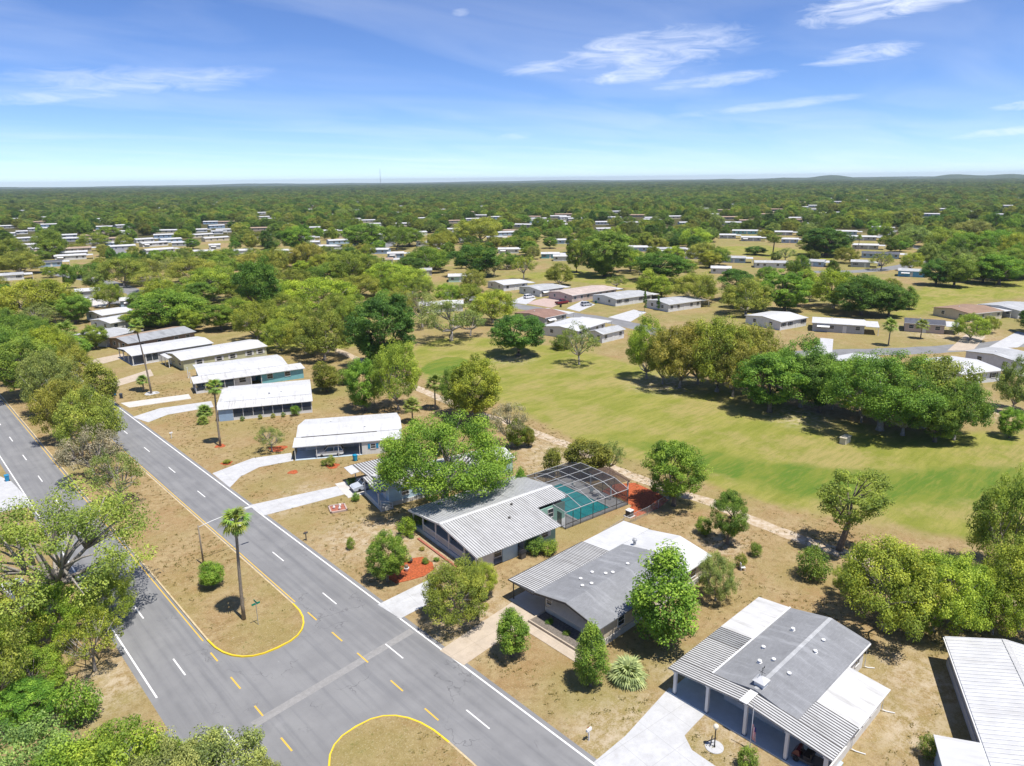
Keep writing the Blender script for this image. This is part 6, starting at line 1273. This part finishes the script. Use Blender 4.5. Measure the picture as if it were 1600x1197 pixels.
# ---- vehicles
def wheel_meshes(r):
    return (MB().lathe([(r*.62,-.1),(r,-.09),(r,.09),(r*.62,.1)],16).mesh('tyre',M['rubber'],False), MB().lathe([(r*.64,-.085),(r*.64,.06),(r*.3,.075),(r*.12,.1)],12).mesh('rim',M['rim']))
def vehicle(name,label,cat,x,y,rz,col,kind='suv',z0=0):
    t=thing(name,label,cat,(x,y,z0),rz); pm=paint(str(col),col); L,Wd,belt,roofz=dict(suv=(4.6,1.84,1.0,1.68),sedan=(4.7,1.8,.92,1.45),pickup=(5.6,1.95,1.08,1.85))[kind]
    h=L/2; r=.35; lift=.30
    prof={'suv':[(-h,.45),(-h,.85),(-h+.15,belt),(h-1.25,belt),(h-.2,.82),(h,.62),(h,.40),(h-.25,lift),(-h+.2,lift)],'sedan':[(-h,.45),(-h,.8),(-h+.2,.92),(h-1.4,belt),(h-.3,.74),(h,.58),(h,.38),(h-.25,lift),(-h+.2,lift)],'pickup':[(-h,.5),(-h,1.05),(-h+.05,1.08),(h-1.3,belt+.03),(h-.2,1.0),(h,.8),(h,.45),(h-.25,lift+.08),(-h+.2,lift+.08)]}[kind]
    m=MB(); k=len(prof); secs=[(-Wd/2+.03,.93),(-Wd/2+.0,1.0),(-Wd/2+.14,1.02),(Wd/2-.14,1.02),(Wd/2,1.0),(Wd/2-.03,.93)]
    secs=[(-Wd/2,.94),(-Wd/2+.12,1.0),(Wd/2-.12,1.0),(Wd/2,.94)]
    for yy,sc in secs: m.v+=[(px*(.985 if sc<1 else 1),yy,lift+(pz-lift)*sc) for px,pz in prof]
    for a in range(3):
        for j in range(k): jn=(j+1)%k; m.f.append((a*k+j,a*k+jn,(a+1)*k+jn,(a+1)*k+j))
    m.f.append(tuple(range(k))); m.f.append(tuple(3*k+j for j in range(k-1,-1,-1)))
    body=m.build('body',pm,t)
    c0,c1,r0,r1={'suv':(-h+.1,h-1.3,-h+.45,h-2.0),'sedan':(-h+.55,h-1.45,-h+1.2,h-2.25),'pickup':(-.75,h-1.35,-.55,h-2.05)}[kind]
    w0,w1=Wd/2-.08,Wd/2-.24
    cabin=MB().hexa([(c0,-w0,belt-.05),(c1,-w0,belt-.05),(c1,w0,belt-.05),(c0,w0,belt-.05)],[(r0,-w1,roofz-.06),(r1,-w1,roofz-.06),(r1,w1,roofz-.06),(r0,w1,roofz-.06)]).build('cabin_glass',M['glass'],t)
    MB().hexa([(r0-.06,-w1-.05,roofz-.07),(r1+.10,-w1-.05,roofz-.07),(r1+.10,w1+.05,roofz-.07),(r0-.06,w1+.05,roofz-.07)],[(r0+.05,-w1+.08,roofz),(r1-.05,-w1+.08,roofz),(r1-.05,w1-.08,roofz),(r0+.05,w1-.08,roofz)]).build('roof',pm,t)
    for s in(-1,1):
        for fx0,fx1 in((c0,r0),(c1,r1),((c0+c1)/2-.1,(r0+r1)/2)): MB().beam((fx0,s*(w0+.005),belt-.04),(fx1,s*(w1+.012),roofz-.05),.09,.05).build('pillar',pm,t)
        for xx in(-h+.9,h-.95):
            ty,ri=shared(('wheel',r),lambda:wheel_meshes(r)); w=put('wheel',None,t,(xx,s*(Wd/2-.1),r)); w.rotation_euler=(-s*math.pi/2,0,0); put('tyre',ty,w); put('rim',ri,w)
        box(t,'headlight','lamp_glass',h-.12,h+.01,s*(Wd/2-.38)-.17,s*(Wd/2-.38)+.17,.60,.72); box(t,'taillight','tail',-h-.01,-h+.08,s*(Wd/2-.22)-.12,s*(Wd/2-.22)+.12,.72,.90)
        box(t,'mirror','dark',c1-.45,c1-.3,s*(Wd/2+.02)-.09,s*(Wd/2+.02)+.09,belt,belt+.13)
    box(t,'bumper','dark',h-.05,h+.04,-Wd/2+.15,Wd/2-.15,.36,.52); box(t,'bumper','dark',-h-.04,-h+.05,-Wd/2+.15,Wd/2-.15,.40,.55)
    if kind=='pickup': box(t,'cargo_bed','dark',-h+.1,-.85,-Wd/2+.18,Wd/2-.18,1.08,1.10)
    if kind=='suv': 
        for s in(-1,1): MB().beam((r0+.1,s*(w1-.1),roofz+.04),(r1-.2,s*(w1-.1),roofz+.04),.04).build('roof_rail',M['galv'],t)
    return t
def loc(base,a,x,y): c,s=math.cos(a),math.sin(a); return base[0]+c*x-s*y,base[1]+s*x+c*y
x,y=loc((48.6,106.5),math.radians(-31),5.9,1.2); vehicle('parked_car','white SUV under the open carport of the flat white roof','car',x,y,math.radians(149),(.72,.72,.72),'suv',.05)
x,y=loc((48.9,80.5),math.radians(-11),.9,8.1); vehicle('parked_car','silver grey hatchback under the awning of the pale blue house','car',x,y,math.radians(-11+180),(.42,.46,.52),'suv',.05)
vehicle('parked_pickup','white pickup truck beneath the big roadside oak','truck',7.0,90.5,math.radians(100),(.75,.75,.75),'pickup')
vehicle('dark_car','dark car driving in the right carriageway under the trees','car',31.0,160.5,math.radians(-90),(.03,.035,.05),'sedan',.01)
vehicle('parked_pickup','dark red pickup on the pink driveway','truck',193.5,180.5,math.radians(-5),(.18,.015,.025),'pickup',.06)
vehicle('parked_car','silver SUV before the white shuttered home','car',196.8,171.2,math.radians(-8),(.45,.47,.50),'suv',.06)
vehicle('parked_car','white SUV on the cul-de-sac drive left of the red pickup','car',194.3,199.0,math.radians(-5),(.75,.75,.75),'suv',.06)
vehicle('parked_car','white car parked before the flat carport at far left','car',68.5,324.3,math.radians(-8),(.72,.72,.72),'sedan',.06)
vehicle('parked_car','dark blue car parked beside the curving street at upper right','car',392,141,math.radians(20),(.03,.05,.09),'sedan')
# golf cart under the porch
t=thing('golf_cart','dark golf cart parked under the right end of the ribbed porch','golf cart',(48.3,17.9,.12),math.radians(95))
box(t,'chassis','dark',-1.15,1.15,-.55,.55,.25,.5); box(t,'seat','black',-.35,.25,-.52,.52,.5,.85); box(t,'backrest','black',-.42,-.3,-.52,.52,.85,1.25); MB().hexa([(.5,-.5,.5),(1.15,-.5,.5),(1.15,.5,.5),(.5,.5,.5)],[(.6,-.48,1.0),(.85,-.48,1.0),(.85,.48,1.0),(.6,.48,1.0)]).build('cowl',paint('maroon',(.10,.02,.03)),t)
MB().tube([(.55,.22,.9),(.35,.22,1.05)],.02,6).lathe([(.17,1.04),(.17,1.07)],10,(.35,.22)).build('steering_wheel',M['black'],t)
for xx in(-.75,.75):
    for s in(-1,1): ty,ri=shared(('wheel',.24),lambda:wheel_meshes(.24)); w=put('wheel',None,t,(xx,s*.52,.24)); w.rotation_euler=(-s*math.pi/2,0,0); put('tyre',ty,w); put('rim',ri,w)
# ---- street furniture
t=thing('street_sign','green street name sign on a grey post at the median tip','street sign',(24.4,66.1,.125)); MB().lathe([(.035,0),(.035,2.5)],8).build('post',M['galv'],t)
box(t,'name_blade','sign_green',-.45,.45,-.012,.012,2.42,2.64); box(t,'name_blade','sign_green',-.012,.012,-.45,.45,2.66,2.88); box(t,'bracket','galv',-.04,.04,-.04,.04,2.38,2.68)
t=thing('street_lamp','grey street lamp with long white arm reaching over the right carriageway','street lamp',(24.8,82.5,.125)); MB().lathe([(.12,0),(.1,2.5),(.08,5.35)],9).build('pole',M['palm_bark'],t,True)
MB().tube([(0,0,5.1),(1.6,0,5.35),(3.8,0,5.55),(6.0,0,5.6)],[.05,.045,.04,.04],7).build('arm',M['white'],t,True); MB().hexa([(5.7,-.14,5.52),(6.7,-.10,5.52),(6.7,.10,5.52),(5.7,.14,5.52)],[(5.75,-.10,5.68),(6.6,-.06,5.66),(6.6,.06,5.66),(5.75,.10,5.68)]).build('lamp_head',M['white'],t); box(t,'lens','lamp_glass',5.85,6.5,-.08,.08,5.49,5.52)
t=thing('lamp_post','black garden lamp post with cream globe on a round white pad','lamp post',(44.4,23.9,0)); MB().lathe([(.75,0),(.75,.06)],20).build('pad',M['concrete_white'],t); MB().lathe([(.09,.06),(.05,.3),(.045,1.75),(.1,1.8)],9).build('post',M['black'],t); MB().lathe([(.06,1.8),(.19,1.92),(.23,2.06),(.19,2.2),(.05,2.29)],12).build('globe',M['globe'],t,True)
MB().beam((-.3,.2,.2),(.5,.5,.55),.05).beam((-.2,.6,.3),(.4,.1,.6),.05).beam((.1,.35,.1),(.1,.35,.75),.06).build('anchor_ornament',M['black'],t)
# flag on a slender pole
t=thing('flagpole','slender white flagpole with a limp striped flag before the ribbed porch','flagpole',(46.3,21.8,0)); MB().lathe([(.035,0),(.03,4.3),(.05,4.32),(.05,4.4),(.01,4.43)],8).build('pole',M['white'],t)
ft=NT('flag'); sx=ft.N('ShaderNodeSeparateXYZ'); ft.l.new(ft.N('ShaderNodeTexCoord').outputs['Generated'],sx.inputs[0])
stp=ft.math('GREATER_THAN',ft.math('FRACT',ft.math('MULTIPLY',sx.outputs[1],6.5)),.5); cl=ft.mix(stp,(.55,.03,.06),(.78,.76,.75)); can=ft.math('MULTIPLY',ft.math('GREATER_THAN',sx.outputs[2],.6),ft.math('LESS_THAN',sx.outputs[1],.5)); M['flag']=ft.done(ft.mix(can,cl,(.02,.03,.16)),.8)
m=MB(); nu,nv=7,9
for i in range(nv):
    for j in range(nu): u=j/(nu-1); v=i/(nv-1); m.v.append((.08*math.sin(u*9+v*2)*(1-.4*v),-.05-u*(.30+.10*v),2.5-v*1.35-u*.25))
m.f=[(i*nu+j,i*nu+j+1,(i+1)*nu+j+1,(i+1)*nu+j) for i in range(nv-1) for j in range(nu-1)]; m.build('flag',M['flag'],t,True)
def mailbox(x,y,label,mat):
    t=thing('mailbox',label,'mailbox',(x,y,0)); box(t,'post',mat,-.05,.05,-.05,.05,0,1.0); 
    MB().hexa([(-.28,-.1,1.0),(.28,-.1,1.0),(.28,.1,1.0),(-.28,.1,1.0)],[(-.28,-.06,1.22),(.28,-.06,1.22),(.28,.06,1.22),(-.28,.06,1.22)]).build('box',M[mat],t); box(t,'flag','tail',-.05,.05,.1,.12,1.1,1.3)
    return t
mailbox(37.5,132.5,'white mailbox at the kerb beyond the curving drive','white'); mailbox(36.9,79.6,'dark mailbox at the kerb of the bare lawn','dark'); mailbox(37.5,31.5,'white mailbox beside the wide white driveway','white')
def bin_(x,y,label,col,z=0):
    t=thing('wheelie_bin',label,'trash bin',(x,y,z)); M.setdefault('bin'+str(col),plain('bin_plastic',col,.5,.1)); mm=M['bin'+str(col)]
    MB().hexa([(-.24,-.26,.05),(.24,-.26,.05),(.24,.26,.05),(-.24,.26,.05)],[(-.3,-.33,1.0),(.3,-.33,1.0),(.3,.33,1.0),(-.3,.33,1.0)]).build('bin_body',mm,t); MB().hexa([(-.33,-.36,1.0),(.33,-.36,1.0),(.33,.36,1.0),(-.33,.36,1.0)],[(-.26,-.3,1.1),(.28,-.3,1.08),(.28,.3,1.08),(-.26,.3,1.1)]).build('lid',mm,t)
    for s in(-1,1): put('wheel',shared('binw',lambda:MB().lathe([(.1,-.03),(.1,.03)],10).mesh('wheel',M['rubber'])),t,(.25,s*.28,.1)).rotation_euler=(math.pi/2,0,0)
bin_(37.9,170.4,'blue wheelie bin at the far end of the road verge',(.02,.16,.30)); bin_(38.3,166.9,'dark wheelie bin next to the blue one on the road verge',(.04,.05,.07)); bin_(12.0,130.6,'blue wheelie bin beside the left carriageway',(.02,.22,.40)); bin_(56.0,99.2,'bright blue wheelie bin at the end of the SUV carport',(.01,.25,.42)); bin_(9.6,97.5,'dark bin beside the left carriageway under the oak',(.05,.05,.05))
bin_(203,172,'green wheelie bin near the silver SUV',(.02,.10,.08)); bin_(188,176,'dark wheelie bin across from the red pickup',(.03,.03,.03))
t=thing('barbecue_grill','covered dark grill on the slab by the green wall','grill',l3(6.8,.2)); box(t,'cart','dark',-.4,.4,-.25,.25,0,.8); MB().hexa([(-.5,-.3,.8),(.5,-.3,.8),(.5,.3,.8),(-.5,.3,.8)],[(-.3,-.15,1.15),(.3,-.15,1.15),(.3,.15,1.15),(-.3,.15,1.15)]).build('hood',M['black'],t)
t=thing('utility_box','tan utility box at the edge of the fairway under the live oak','utility box',(122.0,45.8,0)); box(t,'cabinet','wall_cream',-1.1,1.1,-.5,.5,0,1.1); box(t,'lid','wall_cream',-1.2,1.2,-.6,.6,1.1,1.2)
t=thing('lawn_chair','small white chair under the grey green shrub tree','chair',(71.0,36.5,0),.8); box(t,'seat','white',-.28,.28,-.28,.28,.36,.42); box(t,'backrest','white',-.28,.28,.24,.3,.42,.95)
for xx in(-.24,.24):
    for yy in(-.24,.24): box(t,'leg','white',xx-.025,xx+.025,yy-.025,yy+.025,0,.36)
# radio mast on the skyline
t=thing('radio_mast','thin lattice radio mast standing on the distant skyline','mast',(0.5435*5200,0.8394*5200,0)); mm=MB()
for k in range(3):
    a=k*2.094; b_=(k+1)*2.094; mm.tube([(2*math.cos(a),2*math.sin(a),0),(.5*math.cos(a),.5*math.sin(a),118)],.45,5)
    for j in range(14): z0,z1=j*8.4,(j+1)*8.4; r0,r1=2-1.5*z0/118,2-1.5*z1/118; mm.beam((r0*math.cos(a),r0*math.sin(a),z0),(r1*math.cos(b_),r1*math.sin(b_),z1),.25)
mm.build('lattice',M['galv'],t); MB().lathe([(.8,116),(1.6,119),(1.6,124),(.3,128)],8).build('antenna',M['white'],t)
# dried weeds and tufts on the lawns: nobody could count them
rg=np.random.default_rng(8); n=5200; C=np.column_stack([rg.uniform(20,92,n*3),rg.uniform(12,175,n*3),np.zeros(n*3)])
def ok_t(c):
    x,y=c[:,0],c[:,1]; k=(x>37.2)|((x>20)&(x<28.6)&((y>66)|(y<42)))
    for (hx,hy,hl,hw,hd) in((47,15,17,16,0),(46,38,21,14,0),(47,57,31,17,-5.5),(48,80,24,13,-11),(48,106,19,14,-31),(47,135,19,17,-26),(51,158,25,18,-13.5)):
        a=math.radians(hd); u=(x-hx)*math.cos(a)+(y-hy)*math.sin(a); v=-(x-hx)*math.sin(a)+(y-hy)*math.cos(a); k&=~((u>-1.5)&(u<hl+1)&(v>-1)&(v<hw+1))
    q=c[:,:2]
    for nm,cc,pl in DRIVES[:10]: k&=~inpoly(q,pl)
    k&=~inpoly(q,ZONES['fairway']); return k
C=C[ok_t(C)]; C=C[(np.sin(C[:,0]*.31+.3*np.sin(C[:,1]*.2))*np.sin(C[:,1]*.23+1)+rg.uniform(-.7,.7,len(C)))>.0]
rep=9; CC=np.repeat(C,rep,0)+rg.normal(size=(len(C)*rep,3))*np.array([.13,.13,0]); sz=rg.uniform(.1,.24,len(CC)); CC[:,2]=sz*.3+np.where((CC[:,0]<28.8),.125,0)
NN=unit(np.column_stack([rg.normal(size=(len(CC),2)),rg.uniform(.2,.9,len(CC))])); tu=leafmesh('grass_tuft',CC,NN,sz,rg.uniform(0,1,len(CC)),M['leaf'],.35); o=put('grass_tuft',tu,kind='stuff',label='scattered weed and dry grass tufts on the lawns',cat='grass'); o.color=(.19,.165,.05,1)
# ------------------------------------------------ the air between here and the horizon
hz_=MB().box(-2500,15500,-2500,15500,-3,90).mesh('haze',None)
hm=bpy.data.materials.new('haze'); hm.use_nodes=True; hn=hm.node_tree.nodes; hn.clear()
pv=hn.new('ShaderNodeVolumePrincipled'); pv.inputs['Color'].default_value=(.76,.87,1.0,1); pv.inputs['Density'].default_value=.00006; pv.inputs['Anisotropy'].default_value=.15
ho=hn.new('ShaderNodeOutputMaterial'); hm.node_tree.links.new(pv.outputs[0],ho.inputs['Volume']); hz_.materials.append(hm)
put('haze',hz_,kind='stuff')
